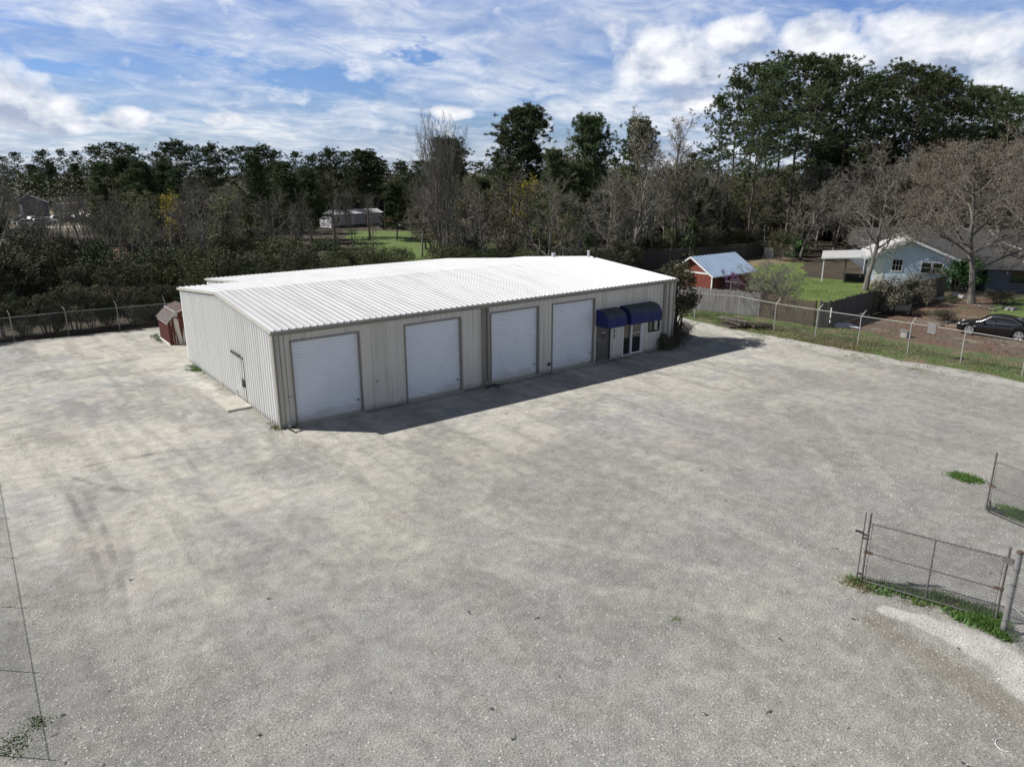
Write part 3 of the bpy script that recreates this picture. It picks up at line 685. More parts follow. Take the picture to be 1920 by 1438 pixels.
gate('open chain-link gate leaf with a drop rod standing on green weeds', (7.74, -21.11), (8.57, -23.97), True)
g2 = gate('far chain-link gate leaf cut off by the right edge of the photo', (14.94, -21.40), (14.15, -24.30))
mb = MB(); p = V((14.92, -21.52, 0)); mb.box((p.x-.06, p.y-.12, .12), (p.x+.05, p.y+.10, .22)); mb.bar((p.x, p.y-.1, .24), (p.x+.03, p.y-.38, .08), .07, .06); mb.bar((p.x, p.y, .2), (p.x, p.y+.05, .42), .04, .05)
mb.build('wheel_bracket', M['dark'], g2)
gp = thing('gate_post', 'thick round steel gate post with a rusty cap beside the near gate', 'post', (8.26, -24.25, 0))
mb = MB(); mb.tube([(8.26,-24.25,-.1), (8.26,-24.25,2.10)], .067, 18); mb.build('pole', M['galv'], gp, smooth=False)
mb = MB(); mb.tube([(8.26,-24.25,2.09), (8.26,-24.25,2.125), (8.26,-24.25,2.15)], [.074, .074, .045], 18); mb.build('cap', M['rust'], gp)
mb = MB()
for z in (.34, .95, 1.28, 1.66): mb.tube([(8.26,-24.25,z), (8.26,-24.25,z+.03)], .073, 16)
mb.tube([(8.30,-24.19,1.68), (8.52,-24.05,1.70)], .02, 6); mb.box((8.44,-24.10,1.64), (8.58,-23.95,1.75)); mb.build('hinge_band', M['galv_dark'], gp)
fd = V((-.62, -.78, 0)).normalized(); f0 = V((8.26, -24.25, 0))+fd*.12
nf = thing('wire_fence', 'short run of wire fence leaving the thick gate post at the right edge', 'wire fence', f0)
for nm, z in (('top_rail', 1.60), ('mid_rail', .80)):
    mb = MB(); mb.tube([f0+V((0,0,z)), f0+fd*3+V((0,0,z))], .022, 8); mb.build(nm, M['galv'], nf)
mb = MB(); mb.tube([f0+V((0,0,.85)), f0+V((0,0,1.72))], .010, 6); mb.build('tension_bar', M['galv'], nf)
mb = MB(); mb.tube([f0+fd*3, f0+fd*3+V((0,0,1.7))], .034, 10); mb.build('post', M['galv'], nf)
mb = MB(); wire_mesh(mb, f0, f0+fd*3, .02, 1.60, .082, .0042); mb.build('netting', M['wire'], nf)

# ---------------------------------------------------------------- board fences
def board_fence(label, pts, h, mat, bw=.135, gap=.012, rails=(.35, 1.45), seed=1, post_mat=None, name='board_fence', face=1):
    rg = random.Random(seed); t = thing(name, label, 'wooden fence', (pts[0][0], pts[0][1], 0))
    for a, b in zip(pts, pts[1:]):
        a, b = V((a[0], a[1], 0)), V((b[0], b[1], 0)); d = b-a; ln = d.length; d /= ln; nr = V((-d.y, d.x, 0))*face
        mb = MB(); s = 0
        while s < ln:
            w = bw*rg.uniform(.9, 1.05); e = min(s+w, ln); hh = h+rg.uniform(-.05, .04); th = .02; lean = rg.uniform(-.012, .012)
            off = nr*rg.uniform(-.004, .006)
            p0, p1 = a+d*s+off, a+d*e+off
            q = [p0, p1, p1+d*lean+V((0,0,hh-.05)), p1-d*(e-s)*.25+d*lean+V((0,0,hh)), p0+d*(e-s)*.25+d*lean+V((0,0,hh)), p0+d*lean+V((0,0,hh-.05))]
            mb.prism([x+V((0,0,.03 if i < 2 else 0)) for i, x in enumerate(q)], nr*th); s = e+gap*rg.uniform(.4, 1.6)
        mb.build('boards', mat, t)
        for z in rails:
            mb = MB(); mb.bar(a-nr*.04+V((0,0,z)), b-nr*.04+V((0,0,z)), .06, .09); mb.build('rail', mat, t)
        n = max(1, round(ln/2.4))
        for k in range(n+1):
            p = a+d*(ln*k/n)-nr*.06; mb = MB(); mb.box((p.x-.05, p.y-.05, -.1), (p.x+.05, p.y+.05, h+.04)); mb.build('post', post_mat or mat, t)
    return t
board_fence('weathered silver-grey board fence in front of the red shed', [(35.4, 11.2), (36.05, 6.82), (37.49, 2.34)], 1.82, M['fence_grey'], seed=2, face=-1)
board_fence('dark brown board fence continuing right of the silver-grey one', [(37.46, 2.25), (37.42, -2.11)], 1.80, M['fence_brown'], bw=.11, gap=.03, seed=3, face=-1)
board_fence('near-black board fence running back from the corner of the brown one', [(37.30, -2.55), (37.7, -3.05), (42.9, -2.5), (44.8, -2.42)], 1.86, M['fence_dark'], bw=.5, gap=.01, seed=4, face=-1)
board_fence('mossy board fence behind the bushes below the pale blue house', [(44.95, -2.42), (51.5, -2.2), (58.3, -2.0)], 1.84, M['fence_olive'], seed=5, face=-1)
wn_ = (37.37, -2.85); mb = MB(); mb.box((37.55, -3.22, .75), (37.62, -3.16, 1.45)); mb.box((37.55,-3.22,.4),(37.62,-3.16,.6)); tag(mb.build('notice', M['white']), 'small white notice fixed to the corner of the near-black fence', 'notice')
board_fence('long weathered fence along the back of the green lawn', [(82.6, 28.3), (68.1, 25.6), (60.0, 26.6), (51.0, 27.6), (44.0, 29.0)], 1.95, M['fence_grey'] if False else M['fence_dark'], bw=.14, seed=6, face=1)

# ---------------------------------------------------------------- red shed with pale blue roof
rs = thing('garden_shed', 'red wooden shed with a pale blue metal roof behind the silver-grey fence', 'shed', (40.2, 8.9, 0))
X0, X1, Y0, Y1, HE, HA = 40.3, 45.6, 8.95, 13.2, 2.22, 3.50; YM = (Y0+Y1)/2
mb = MB(); mb.prism([(X0, Y0, 0), (X0, Y1, 0), (X0, Y1, HE), (X0, YM, HA-.06), (X0, Y0, HE)], (X1-X0, 0, 0)); mb.build('wall', M['shed_red'], rs)
sl_ = (HA-HE)/(YM-Y0); ov = .32
mb = MB()
def seam_roof(mb, xa, xb, ya, za, yb, zb, pitch=.45):
    mb.prism([(xa, ya, za), (xa, yb, zb), (xa, yb, zb+.05), (xa, ya, za+.05)], (xb-xa, 0, 0))
    x = xa+.05
    while x < xb: mb.bar((x, ya, za+.065), (x, yb, zb+.065), .035, .03); x += pitch
seam_roof(mb, X0-.35, X1+.55, Y0-ov, HE-sl_*ov, YM, HA); mb.build('roof', M['shed_roof'], rs)
mb = MB(); seam_roof(mb, X0-.35, X1+.55, Y1+ov, HE-sl_*ov, YM, HA); mb.build('roof', M['shed_roof'], rs)
mb = MB()
for s, y in ((1, Y0-ov), (1, Y1+ov)): mb.bar((X0-.37, y, HE-sl_*ov), (X0-.37, YM, HA), .03, .13)
mb.box((X0-.03, Y0, HE-.06), (X0-.004, Y1, HE+.08)); mb.box((X0-.03, Y0-.02, 0), (X0-.004, Y0+.10, HE-.06)); mb.bar((X0-.37, Y0-ov-.01, HE-sl_*ov+.0), (X1+.55, Y0-ov-.01, HE-sl_*ov), .02, .06)
mb.build('white_trim', M['white'], rs)
mb = MB(); mb.box((X0+1.6, Y0-.02, .05), (X0+2.6, Y0-.003, 1.95)); mb.build('door', M['shed_red'], rs)
ab = thing('cross_post', 'dark wooden cross-shaped post beside the red shed', 'post', (40.1, 6.9, 0))
mb = MB(); mb.box((40.05, 6.85, 0), (40.17, 6.97, 2.1)); mb.build('upright', M['fence_dark'], ab)
mb = MB(); mb.bar((40.11, 7.5, 1.85), (40.11, 6.2, 1.88), .1, .12); mb.build('crossbar', M['fence_dark'], ab)

# ---------------------------------------------------------------- pale blue house
hs = thing('bungalow', 'pale blue bungalow with white gable trim and a lean-to porch', 'house', (60, 5.85, 0), R(29))
HX0, HX1, HY0, HY1, HYA, HZA = 60.0, 69.0, -1.25, 5.85, 2.45, 4.32; HZ0, HZ1 = 2.78, 2.62
mb = MB(); mb.prism([(HX0, HY0, 0), (HX0, HY1, 0), (HX0, HY1, HZ1), (HX0, HYA, HZA-.08), (HX0, HY0, HZ0)], (HX1-HX0, 0, 0)); wl = mb.build('wall', M['house_blue'], hs)
mb = MB(); z = .25
while z < HZA-.2:                       # lap siding edges
    fr = lambda za, y1, y2: y1+(y2-y1)*max(0, min(1, (z-za)/(HZA-.08-za)))
    mb.box((HX0-.018, fr(HZ0, HY0, HYA)+.03, z), (HX0-.002, fr(HZ1, HY1, HYA)-.03, z+.012)); z += .16
mb.build('siding_lap', M['house_blue'], wl)
for ya, za, nm in ((HY0, HZ0, 'r'), (HY1, HZ1, 'l')):
    s = (HZA-za)/abs(HYA-ya); ye = ya+(-.45 if ya < HYA else .45); ze = za-s*.45
    mb = MB(); mb.prism([(HX0-.45, ye, ze), (HX0-.45, HYA, HZA), (HX0-.45, HYA, HZA+.09), (HX0-.45, ye, ze+.09)], (HX1-HX0+.9, 0, 0)); mb.build('roof', M['roof'] if ya > HYA else M['shingle'], hs)
    mb = MB(); mb.bar((HX0-.47, ye, ze+.02), (HX0-.47, HYA, HZA+.02), .04, .20); mb.build('barge_board', M['white'], hs)
def house_window(y0, y1, z0, z1, mat, bars=1):
    w = MB().box((HX0-.03, y0, z0), (HX0-.012, y1, z1)).build('window', mat, hs)
    mb = MB()
    for a, b in (((y0-.08, z0-.08), (y1+.08, z0)), ((y0-.08, z1), (y1+.08, z1+.08)), ((y0-.08, z0), (y0, z1)), ((y1, z0), (y1+.08, z1)), ((y0, (z0+z1)/2-.02), (y1, (z0+z1)/2+.02))): mb.box((HX0-.06, a[0], a[1]), (HX0-.012, b[0], b[1]))
    for k in range(1, bars+1): yb = y0+(y1-y0)*k/(bars+1); mb.box((HX0-.05, yb-.015, z0), (HX0-.012, yb+.015, z1))
    mb.build('frame', M['white'], w)
house_window(2.95, 3.75, 1.42, 2.45, M['glass'], 2); house_window(.55, 1.30, 1.35, 2.25, M['glass_green'], 0); house_window(-.40, .36, 1.35, 2.25, M['glass_green'], 0)
MB().box((HX0-.04, HYA-.22, 3.55), (HX0-.012, HYA+.22, 4.0)).build('gable_vent', M['white'], hs)
mb = MB(); mb.box((HX0-.05, 4.45, .45), (HX0-.012, 5.30, 2.50)); hdr = mb.build('door', M['white'], hs)
mb = MB()
for k in range(3): mb.box((HX0-.95+.28*k, 4.3, 0), (HX0-.67+.28*k, 5.5, .15*(k+1)))
mb.build('step', M['concrete'], hs)
mb = MB(); mb.box((HX0-.03, HY0-.06, 0), (HX0-.012, HY0+.08, HZ0)); mb.box((HX0-.03, HY1-.10, 0), (HX0-.012, HY1+.03, HZ1-.05)); mb.build('corner_board', M['white'], hs)
# porch
mb = MB(); mb.prism([(HX0-.3, HY1+.1, 2.50), (HX0-.3, HY1+4.2, 2.26), (HX0-.3, HY1+4.2, 2.36), (HX0-.3, HY1+.1, 2.62)], (7.5, 0, 0)); mb.build('porch_roof', M['roof'], hs)
for x, y in ((HX0, 9.8), (HX0+2.3, 9.8), (HX0+4.6, 9.8), (HX0+7, 9.8), (HX0, 7.8)):
    mb = MB(); mb.box((x-.06, y-.06, 0), (x+.06, y+.06, 2.3)); mb.build('porch_post', M['white'] if x == HX0 and y > 9 else M['fence_dark'], hs)
# grey house behind
gh = thing('grey_house', 'low grey house with a broad dark shingle roof behind the bare trees at far right', 'house', (60, 5.85, 0), R(38))
MB().box((10.4, -22, 0), (21.6, -2.2, 2.5)).build('wall', M['greyboard'], gh, local=True)
mb = MB(); mb.prism([(9.8, -22.6, 2.45), (22.2, -22.6, 2.45), (16, -22.6, 4.35)], (0, 21.2, 0)); mb.build('roof', M['shingle'], gh, local=True)
MB().box((-2.6, -21, 0), (8, -9.4, 2.2)).build('wing_wall', M['greyboard'], gh, local=True)
mb = MB(); mb.prism([(-3.3, -21.6, 2.15), (8.8, -21.6, 2.15), (3.5, -21.6, 3.7)], (0, 12.9, 0)); mb.build('wing_roof', M['shingle'], gh, local=True)
MB().box((-3.34, -21.5, 2.10), (-3.31, -8.8, 2.24)).build('fascia', M['fence_grey'], gh, local=True)
for y in (-12.5, -17.5): MB().box((-2.64, y, .9), (-2.61, y+1.2, 2.0)).build('window', M['glass'], gh, local=True)

# ---------------------------------------------------------------- black saloon car
def make_car():
    fx = V((43.02, -9.96, 0)); bx = V((43.46, -12.7, 0)); d = (fx-bx).normalized(); side = V((-d.y, d.x, 0))   # forward and left
    c = (fx+bx)/2-side*.78 if (side.x < 0) else (fx+bx)/2+side*.78
    ang = math.atan2(d.y, d.x)
    t = thing('parked_car', 'black saloon car with bright five-spoke wheels parked on the pine straw', 'car', (c.x, c.y, 0), ang)
    WB, TR, RW = 1.385, .76, .325
    st = []; x = -2.22
    while x <= 2.26: st.append(round(x, 3)); x += .056
    def lerp(tab, x):
        for (a, va), (b, vb) in zip(tab, tab[1:]):
            if x <= b: return va+(vb-va)*max(0, (x-a))/(b-a)
        return tab[-1][1]
    belt = [(-2.23,.78),(-2.15,.92),(-1.9,.975),(-1.2,.965),(-.3,.93),(.7,.895),(.95,.88),(1.5,.80),(1.95,.70),(2.15,.62),(2.26,.50)]
    top = [(-2.23,.80),(-2.15,.97),(-1.9,1.02),(-1.3,1.03),(-.3,1.0),(.7,.98),(.95,.97),(1.5,.885),(1.95,.77),(2.15,.66),(2.26,.52)]
    hw = [(-2.23,.62),(-2.1,.78),(-1.7,.885),(-.5,.90),(.8,.90),(1.5,.885),(1.9,.83),(2.12,.70),(2.26,.50)]
    low = [(-2.23,.42),(-2.1,.30),(-1.8,.24),(1.85,.22),(2.15,.26),(2.26,.34)]
    rows = []
    for x in st:
        zl = lerp(low, x); zb = lerp(belt, x); zt = lerp(top, x); w = lerp(hw, x); arch = 0
        for wx in (-WB, WB):
            q = .385**2-(x-wx)**2
            if q > 0: arch = max(arch, RW+.01+math.sqrt(q))
        zs = max(zl, arch)
        r = []
        for k, m_ in ((0, .955), (.2, .985), (.5, 1.0), (.75, .985), (1, .945)): r.append((w*m_, zs+(zb-zs)*k))
        r += [(w*.80, zb+(zt-zb)*.55), (w*.45, zt-.004), (0, zt)]
        rows.append([(x, y, z) for y, z in r]+[(x, -y, z) for y, z in reversed(r[:-1])])
    mb = MB(); n = len(rows[0]); base = [p for r in rows for p in r]
    fs = [(i*n+k, i*n+k+1, (i+1)*n+k+1, (i+1)*n+k) for i in range(len(rows)-1) for k in range(n-1)]
    mb.faces(base, fs); mb.face(rows[0]); mb.face(list(reversed(rows[-1])))
    # cabin
    cab = [(-1.98,1.0,.62,.70),(-1.45,1.20,.60,.74),(-1.05,1.33,.58,.78),(-.6,1.405,.58,.80),(-.1,1.425,.59,.80),(.3,1.39,.60,.80),(.62,1.27,.62,.79),(1.10,.95,.68,.76)]
    rr = []
    for x, zt, wt, wb in cab:
        zb = lerp(belt, x)-.01; zt = max(zt, zb+.02)
        r = [(wb, zb), (wb*.6+wt*.4+.03, zb+(zt-zb)*.5), (wt+.02, zb+(zt-zb)*.9), (wt-.10, zt), (0, zt+.015)]
        rr.append([(x, y, z) for y, z in r]+[(x, -y, z) for y, z in reversed(r[:-1])])
    n2 = len(rr[0]); mb.faces([p for r in rr for p in r], [(i*n2+k, i*n2+k+1, (i+1)*n2+k+1, (i+1)*n2+k) for i in range(len(rr)-1) for k in range(n2-1)])
    body = mb.build('body', M['paint_black'], t, local=True, smooth=True)
    # underbody
    MB().box((-2.0, -.70, .20), (2.0, .70, .55)).build('underbody', M['rubber'], t, local=True)
    # side glass
    for sg in (1, -1):
        def gp(x, f):
            zb = lerp(belt, x); zt = lerp([(a, b) for a, b, _, _ in cab], x); wt = lerp([(a, b) for a, _, b, _ in cab], x); wb = lerp([(a, b) for a, _, _, b in cab], x)
            k = [(0, wb), (.5, wb*.6+wt*.4+.03), (.9, wt+.02), (1, wt-.1)]
            return (x, sg*(lerp(k, f)+.012), zb+(zt-zb)*f)
        for xs in ([.78, .55, .3, .02], [-.06, -.4, -.8, -1.1, -1.32]):
            mb = MB()
            hi = lambda x: .86 if x < .4 else max(.25, .86-(x-.4)*1.55)
            hi2 = lambda x: hi(x) if x > -.9 else max(.30, .86-(-.9-x)*1.15)
            for a, b in zip(xs, xs[1:]):
                for f0, f1 in ((.08, .45), (.45, 1.0)):
                    q = [gp(a, f0*hi2(a)/.86 if f1 < 1 else .45*hi2(a)/.86), gp(b, f0*hi2(b)/.86 if f1 < 1 else .45*hi2(b)/.86), gp(b, (.45/.86 if f1 < 1 else 1)*hi2(b)), gp(a, (.45/.86 if f1 < 1 else 1)*hi2(a))]
                    mb.face(q)
            mb.build('side_window', M['glass'], t, local=True)
        xs = [.86, .55, .3, 0, -.4, -.8, -1.1, -1.38]
        mb = MB(); mb.tube([gp(x, hi2(x)+.03) for x in xs]+[gp(-1.42, .12), gp(-1.38, .05)]+[gp(x, .04) for x in (-1.1, -.6, 0, .5, .88)]+[gp(.86, hi2(.86)+.03)], .009, 5); mb.build('window_trim', M['chrome'], t, local=True)
        mb = MB(); x_, y_, z_ = gp(.62, .1); mb.tube([(x_, y_, z_+.02), (x_+.02, y_+sg*.10, z_+.06), (x_+.04, y_+sg*.20, z_+.07)], [.03, .07, .06], 8); mb.build('wing_mirror', M['paint_black'], t, local=True)
        for x in (.05, -.95):
            mb = MB(); mb.tube([(x, sg*.905, .80), (x-.08, sg*.92, .805), (x-.18, sg*.905, .81)], .013, 5); mb.build('door_handle', M['paint_black'], t, local=True)
        for x in (.72, -.10, -1.02):
            mb = MB(); mb.tube([(x, sg*.906, .32), (x, sg*.906, .60), (x-.03, sg*.88, .88)], .004, 4); mb.build('door_gap', M['rubber'], body, local=True)
        mb = MB(); mb.box((-.95, sg*.885-.02, .22), (.95, sg*.885+.03, .29)); mb.build('side_skirt', M['paint_black'], t, local=True)
        mb = MB(); mb.box((1.02, sg*.897-.006, .60), (1.22, sg*.897+.010, .64)); mb.build('side_badge', M['chrome'], t, local=True)
        mb = MB(); mb.faces([(2.03, sg*.50, .66), (2.16, sg*.50, .60), (1.98, sg*.755, .60), (1.80, sg*.80, .66), (1.90, sg*.62, .735)], [(0,1,2,3,4)]); mb.tube([(2.02, sg*.62, .655), (2.14, sg*.62, .645)], [.07, .06], 10); mb.build('headlight', M['lamp'], t, local=True)
    mb = MB()
    for a, b in zip(cab[-2:], cab[-1:]): pass
    mb.face([(.66, .55, 1.262), (.66, -.55, 1.262), (1.07, -.62, .985), (1.07, .62, .985)]); mb.build('windscreen', M['glass'], t, local=True)
    mb = MB(); mb.face([(-1.08, .50, 1.345), (-1.08, -.50, 1.345), (-1.80, -.55, 1.085), (-1.80, .55, 1.085)]); mb.build('rear_window', M['glass'], t, local=True)
    for wx in (-WB, WB):
        for sg in (1, -1):
            mb = MB(); y0_, y1_ = sg*(TR-.10), sg*(TR+.11)
            mb.tube([(wx, y0_, RW), (wx, y0_+sg*.02, RW), (wx, y1_-sg*.03, RW), (wx, y1_, RW)], [.27, RW, RW, .285], 28); wl_ = mb.build('wheel', M['rubber'], t, local=True)
            mb = MB(); ry = y1_+sg*.004
            mb.tube([(wx, ry-sg*.03, RW), (wx, ry, RW)], [.235, .232], 28); mb.build('rim_recess', M['dark'], wl_, local=True)
            mb = MB()
            for k in range(5):
                a = 2*PI*k/5+.3
                for off, wd in ((0, .075),):
                    ca, sa = math.cos(a), math.sin(a)
                    p0, p1 = (wx+ca*.03, ry+sg*.012, RW+sa*.03), (wx+ca*.235, ry+sg*.012, RW+sa*.235)
                    nx, nz = -sa, ca
                    mb.prism([(p0[0]-nx*.035, p0[1], p0[2]-nz*.035), (p1[0]-nx*.075, p1[1], p1[2]-nz*.075), (p1[0]+nx*.075, p1[1], p1[2]+nz*.075), (p0[0]+nx*.035, p0[1], p0[2]+nz*.035)], (0, sg*.012, 0))
            m2 = 28; pts = [(wx+math.cos(2*PI*k/m2)*.245, ry+sg*.012, RW+math.sin(2*PI*k/m2)*.245) for k in range(m2+1)]
            mb.tube(pts, .018, 6); mb.tube([(wx, ry, RW), (wx, ry+sg*.03, RW)], .045, 12); mb.build('rim', M['alloy'], wl_, local=True)
    return t
make_car()

# ---------------------------------------------------------------- yard odds and ends
def pallet(label, loc, rz, tx=0, ty=0):
    t = thing('wooden_pallet', label, 'pallet', loc, rz, None); t.rotation_euler = (tx, ty, rz)
    for k in range(3): MB().box((-.6, -.5+k*.47, 0), (.6, -.45+k*.47+.04, .09)).build('bearer', M['pallet'], t, local=True)
    for k in range(6): MB().box((-.6+k*.222, -.52, .09), (-.6+k*.222+.1, .56, .112)).build('deck_board', M['pallet'], t, local=True)
    for k in range(3): MB().box((-.6+k*.55, -.52, -.02), (-.5+k*.55, .56, 0)).build('base_board', M['pallet'], t, local=True)
    return t
pallet('weathered pallet lying flat under the leaning one beside the wire fence', (33.05, 1.35, .03), 1.1).scale = (1.35, 1.35, 1.3)
pallet('weathered pallet lying askew on top of the pile by the wire fence', (33.25, 1.15, .26), 1.35, .06, -.05).scale = (1.5, 1.2, 1.3)
pallet('broken pallet slipping off the pile onto the grass', (33.9, -.15, .16), .95, -.05, .14).scale = (1.3, 1.2, 1.2)
mb = MB(); mb.bar((32.75, 2.3, .52), (33.0, .3, .50), .12, .03); tag(mb.build('loose_plank', M['fence_grey']), 'pale loose plank along the front of the pallet pile', 'plank')
mb = MB(); mb.bar((32.7, 2.5, .50), (33.4, 2.25, .56), .12, .03); tag(mb.build('loose_plank', M['fence_grey']), 'short pale plank sticking out at the left end of the pallet pile', 'plank')
def lump(name, loc, sx, sy, sz, mat, label, cat, seed=1, n=5, group=None):
    rg = random.Random(seed); mb = MB(); ph = [rg.uniform(0, 6) for _ in range(8)]
    P_ = []; rows, cols = n, n*2
    for i in range(rows+1):
        a = PI/2*i/rows
        for j in range(cols):
            b = 2*PI*j/cols; k = 1+.22*math.sin(3*b+ph[0]+i)+.14*math.sin(5*b+ph[1]-i*1.7)
            P_.append((sx*k*math.cos(a)*math.cos(b), sy*k*math.cos(a)*math.sin(b), sz*math.sin(a)*(1+.12*math.sin(2*b+ph[2]))))
    fs = [(i*cols+j, i*cols+(j+1)%cols, (i+1)*cols+(j+1)%cols, (i+1)*cols+j) for i in range(rows) for j in range(cols)]
    mb.faces(P_, fs); o = mb.build(name, mat); o.location = loc; return tag(o, label, cat, group)
q = ground_at(1585, 612); lump('plastic_sheet', (q.x, q.y, 0), .7, 1.0, .22, M['plastic'], 'crumpled white plastic sheet on the ground at the corner of the near-black fence', 'sheet', 2)
mb = MB(); q = ground_at(1570, 606); mb.bar((q.x-.6, q.y+.2, .5), (q.x+1.2, q.y-1.3, .75), .1, .05); mb.bar((q.x-.5, q.y+.1, 0), (q.x-.5, q.y+.1, .5), .08, .08); tag(mb.build('timber_rail', M['fence_grey']), 'pale timber rail leaning above the white plastic sheet', 'timber')
for px, py, s, lab in ((1768, 563, .55, 'white rock left of the pair under the green bush'), (1791, 556, .60, 'white rock between two others near the oak trunk'), (1800, 559, .45, 'small white rock nearest the oak trunk')):
    q = ground_at(px, py); lump('white_rock', (q.x, q.y, 0), s, s*.8, .4*s+.1, M['stones'], lab, 'rock', px, 4)
q = ground_at(1895, 581); lump('grey_rock', (q.x, q.y, 0), .7, .4, .25, M['fence_grey'], 'grey stone at the foot of the right-hand oak', 'rock', 9, 4)
q = ground_at(1696, 632); t = thing('utility_box', 'small grey and white utility box in the grass behind the wire fence', 'box', (q.x, q.y, 0))
MB().box((-.2, -.2, 0), (.2, .2, .35)).build('base', M['galv_pale'], t, local=True); mb = MB(); mb.prism([(-.24,-.24,.35),(.24,-.24,.35),(.24,.24,.42),(-.24,.24,.42)], (0,0,.08)); mb.build('lid', M['galv'], t, local=True)
q = V((34.32, -11.3, 0)); t = thing('fence_sign', 'grey weathered sign board hung on the wire fence left of the car', 'sign', (34.28, -11.15, 1.45))
MB().box((-.03, -.22, 0), (-.012, .22, .62)).build('board', M['galv'], t, local=True); MB().box((-.05, -.24, -.06), (-.01, .24, -.01)).build('bottom_strip', M['fence_olive'], t, local=True); MB().box((-.045,-.12,.2),(-.032,.10,.5)).build('panel', M['fence_grey'], t, local=True)
q = ground_at(1690, 591); t = thing('garden_trailer', 'small dark trailer half hidden under the grey bush', 'trailer', (q.x, q.y, 0), .5)
mb = MB(); mb.box((-.7, -.5, .42), (.7, .5, .50))
for a, b in (((-.7,-.52,.5),(.7,-.47,.85)), ((-.7,.47,.5),(.7,.52,.85)), ((-.72,-.5,.5),(-.67,.5,.85))): mb.box(a, b)
mb.build('tray', M['dark'], t, local=True); mb = MB(); mb.bar((.7, 0, .45), (1.7, 0, .35), .07, .07); mb.build('drawbar', M['rust'], t, local=True)
for sg in (-1, 1):
    mb = MB(); mb.tube([(0, sg*.54, .27), (0, sg*.66, .27)], [.27, .25], 16); w_ = mb.build('wheel', M['rubber'], t, local=True); mb = MB(); mb.tube([(0, sg*.665, .27), (0, sg*.68, .27)], .13, 12); mb.build('hub', M['white'], w_, local=True)
def sheet_obj(px, py, sx, sz, mat, label):
    q = ground_at(px, py); mb = MB(); mb.prism([(q.x, q.y, 0), (q.x+sx*.5, q.y-sx, 0), (q.x+sx*.5, q.y-sx*.8, sz), (q.x+sx*.1, q.y-.1, sz*.9)], (.05, .03, 0)); tag(mb.build('leaning_sheet', mat), label, 'sheet')
sheet_obj(1430, 484, 1.2, 1.4, M['galv'], 'grey sheets leaning on the long rear fence'); sheet_obj(1458, 482, 1.7, 1.6, M['tan_wall'] if False else simple('pinkish_sheet', (.38,.30,.26), None), 'pinkish sheet leaning on the long rear fence')

# ---------------------------------------------------------------- far buildings
def far_box(name, cat, label, pa, pb, depth, h, wallm, roofm, rise=.9, parts=()):
    a, b = ground_at(*pa), ground_at(*pb); d = (b-a).normalized(); nr = V((-d.y, d.x, 0)); ln = (b-a).length
    if nr.dot(a-CAM) < 0: nr = -nr
    t = thing(name, label, cat, (a.x, a.y, 0), math.atan2(d.y, d.x)); sg = 1 if V((-d.y, d.x, 0)).dot(nr) > 0 else -1
    MB().box((0, min(0, sg*depth), 0), (ln, max(0, sg*depth), h)).build('wall', wallm, t, local=True)
    if rise == 'front':      # gable towards the camera
        mb = MB(); mb.prism([(-.3, -sg*.2, h), (ln+.3, -sg*.2, h), (ln*.45, -sg*.2, h+1.9)], (0, sg*(depth+.4), 0)); mb.build('roof', wallm, t, local=True)
        mb = MB(); mb.prism([(-.4, -sg*.25, h+.05), (ln*.45, -sg*.25, h+2.0), (ln*.45, -sg*.25, h+2.15), (-.4, -sg*.25, h+.2)], (0, sg*(depth+.5), 0)); mb.build('roof_sheet', roofm, t, local=True)
    else:
        mb = MB(); mb.prism([(-.3, -sg*.3, h), (-.3, sg*(depth+.3), h), (-.3, sg*depth/2, h+rise)], (ln+.6, 0, 0)); mb.build('roof', roofm, t, local=True)
    for x0_, z0_, x1_, z1_, m_, nm in parts:
        MB().box((x0_, -sg*.06-.02, z0_), (x1_, -sg*.06+.02, z1_)).build(nm, m_, t, local=True)
    return t
far_box('grey_barn', 'barn', 'far grey gabled building with a white roof edge at the left', (33, 407), (92, 405.5), 6, 3.4, M['far_grey'], M['far_white'], 'front', [(.6, .2, 1.4, 3, M['far_white'], 'door')])
far_box('tan_container', 'container', 'far tan panel-sided container behind the scrap yard', (127, 402), (146, 400), 2.4, 2.7, M['tan_wall'], M['far_grey'], .1)
far_box('grey_trailer', 'trailer', 'far grey box trailer left of the tan container', (119, 403), (127, 402), 2.4, 2.8, M['mobile'], M['far_grey'], .1)
far_box('mobile_home', 'mobile home', 'pale grey mobile home seen through bare trees behind the warehouse', (622, 428), (717, 422), 4.2, 2.6, M['mobile'], M['far_white'], .75,
        [(4.6, .5, 5.4, 2.3, M['white'], 'door'), (1.4, 1.1, 2.2, 1.9, M['glass'], 'window'), (8.2, 1.1, 9.0, 1.9, M['glass'], 'window'), (0, .0, 11.5, .45, M['dark'], 'skirting')])
far_box('white_cabin', 'cabin', 'pale cabin left of the mobile home between the trunks', (604, 408), (622, 407), 4, 2.0, M['mobile'], M['far_white'], .8)
far_box('pink_roof_house', 'house', 'distant house with a faded red roof above the mobile home', (583, 363), (604, 362), 9, 2.2, M['mobile'], M['pinkroof'], 1.3)
far_box('white_metal_shed', 'shed', 'long low white shed glimpsed behind the tall pines', (1365, 420), (1470, 414), 8, 2.6, M['greyboard'], M['far_white'], .8)
far_box('pale_cottage', 'cottage', 'pale cottage glimpsed between trunks behind the red shed', (1305, 444), (1345, 442), 6, 1.9, M['mobile'], M['pinkroof'] if False else M['far_white'], .4, [(2.0, .3, 2.6, 1.8, M['white'], 'door')])
far_box('grey_outbuilding', 'outbuilding', 'weathered grey outbuilding behind the bare trees above the warehouse', (1212, 438), (1262, 436), 6, 2.0, M['mobile'], M['far_grey'], .5)
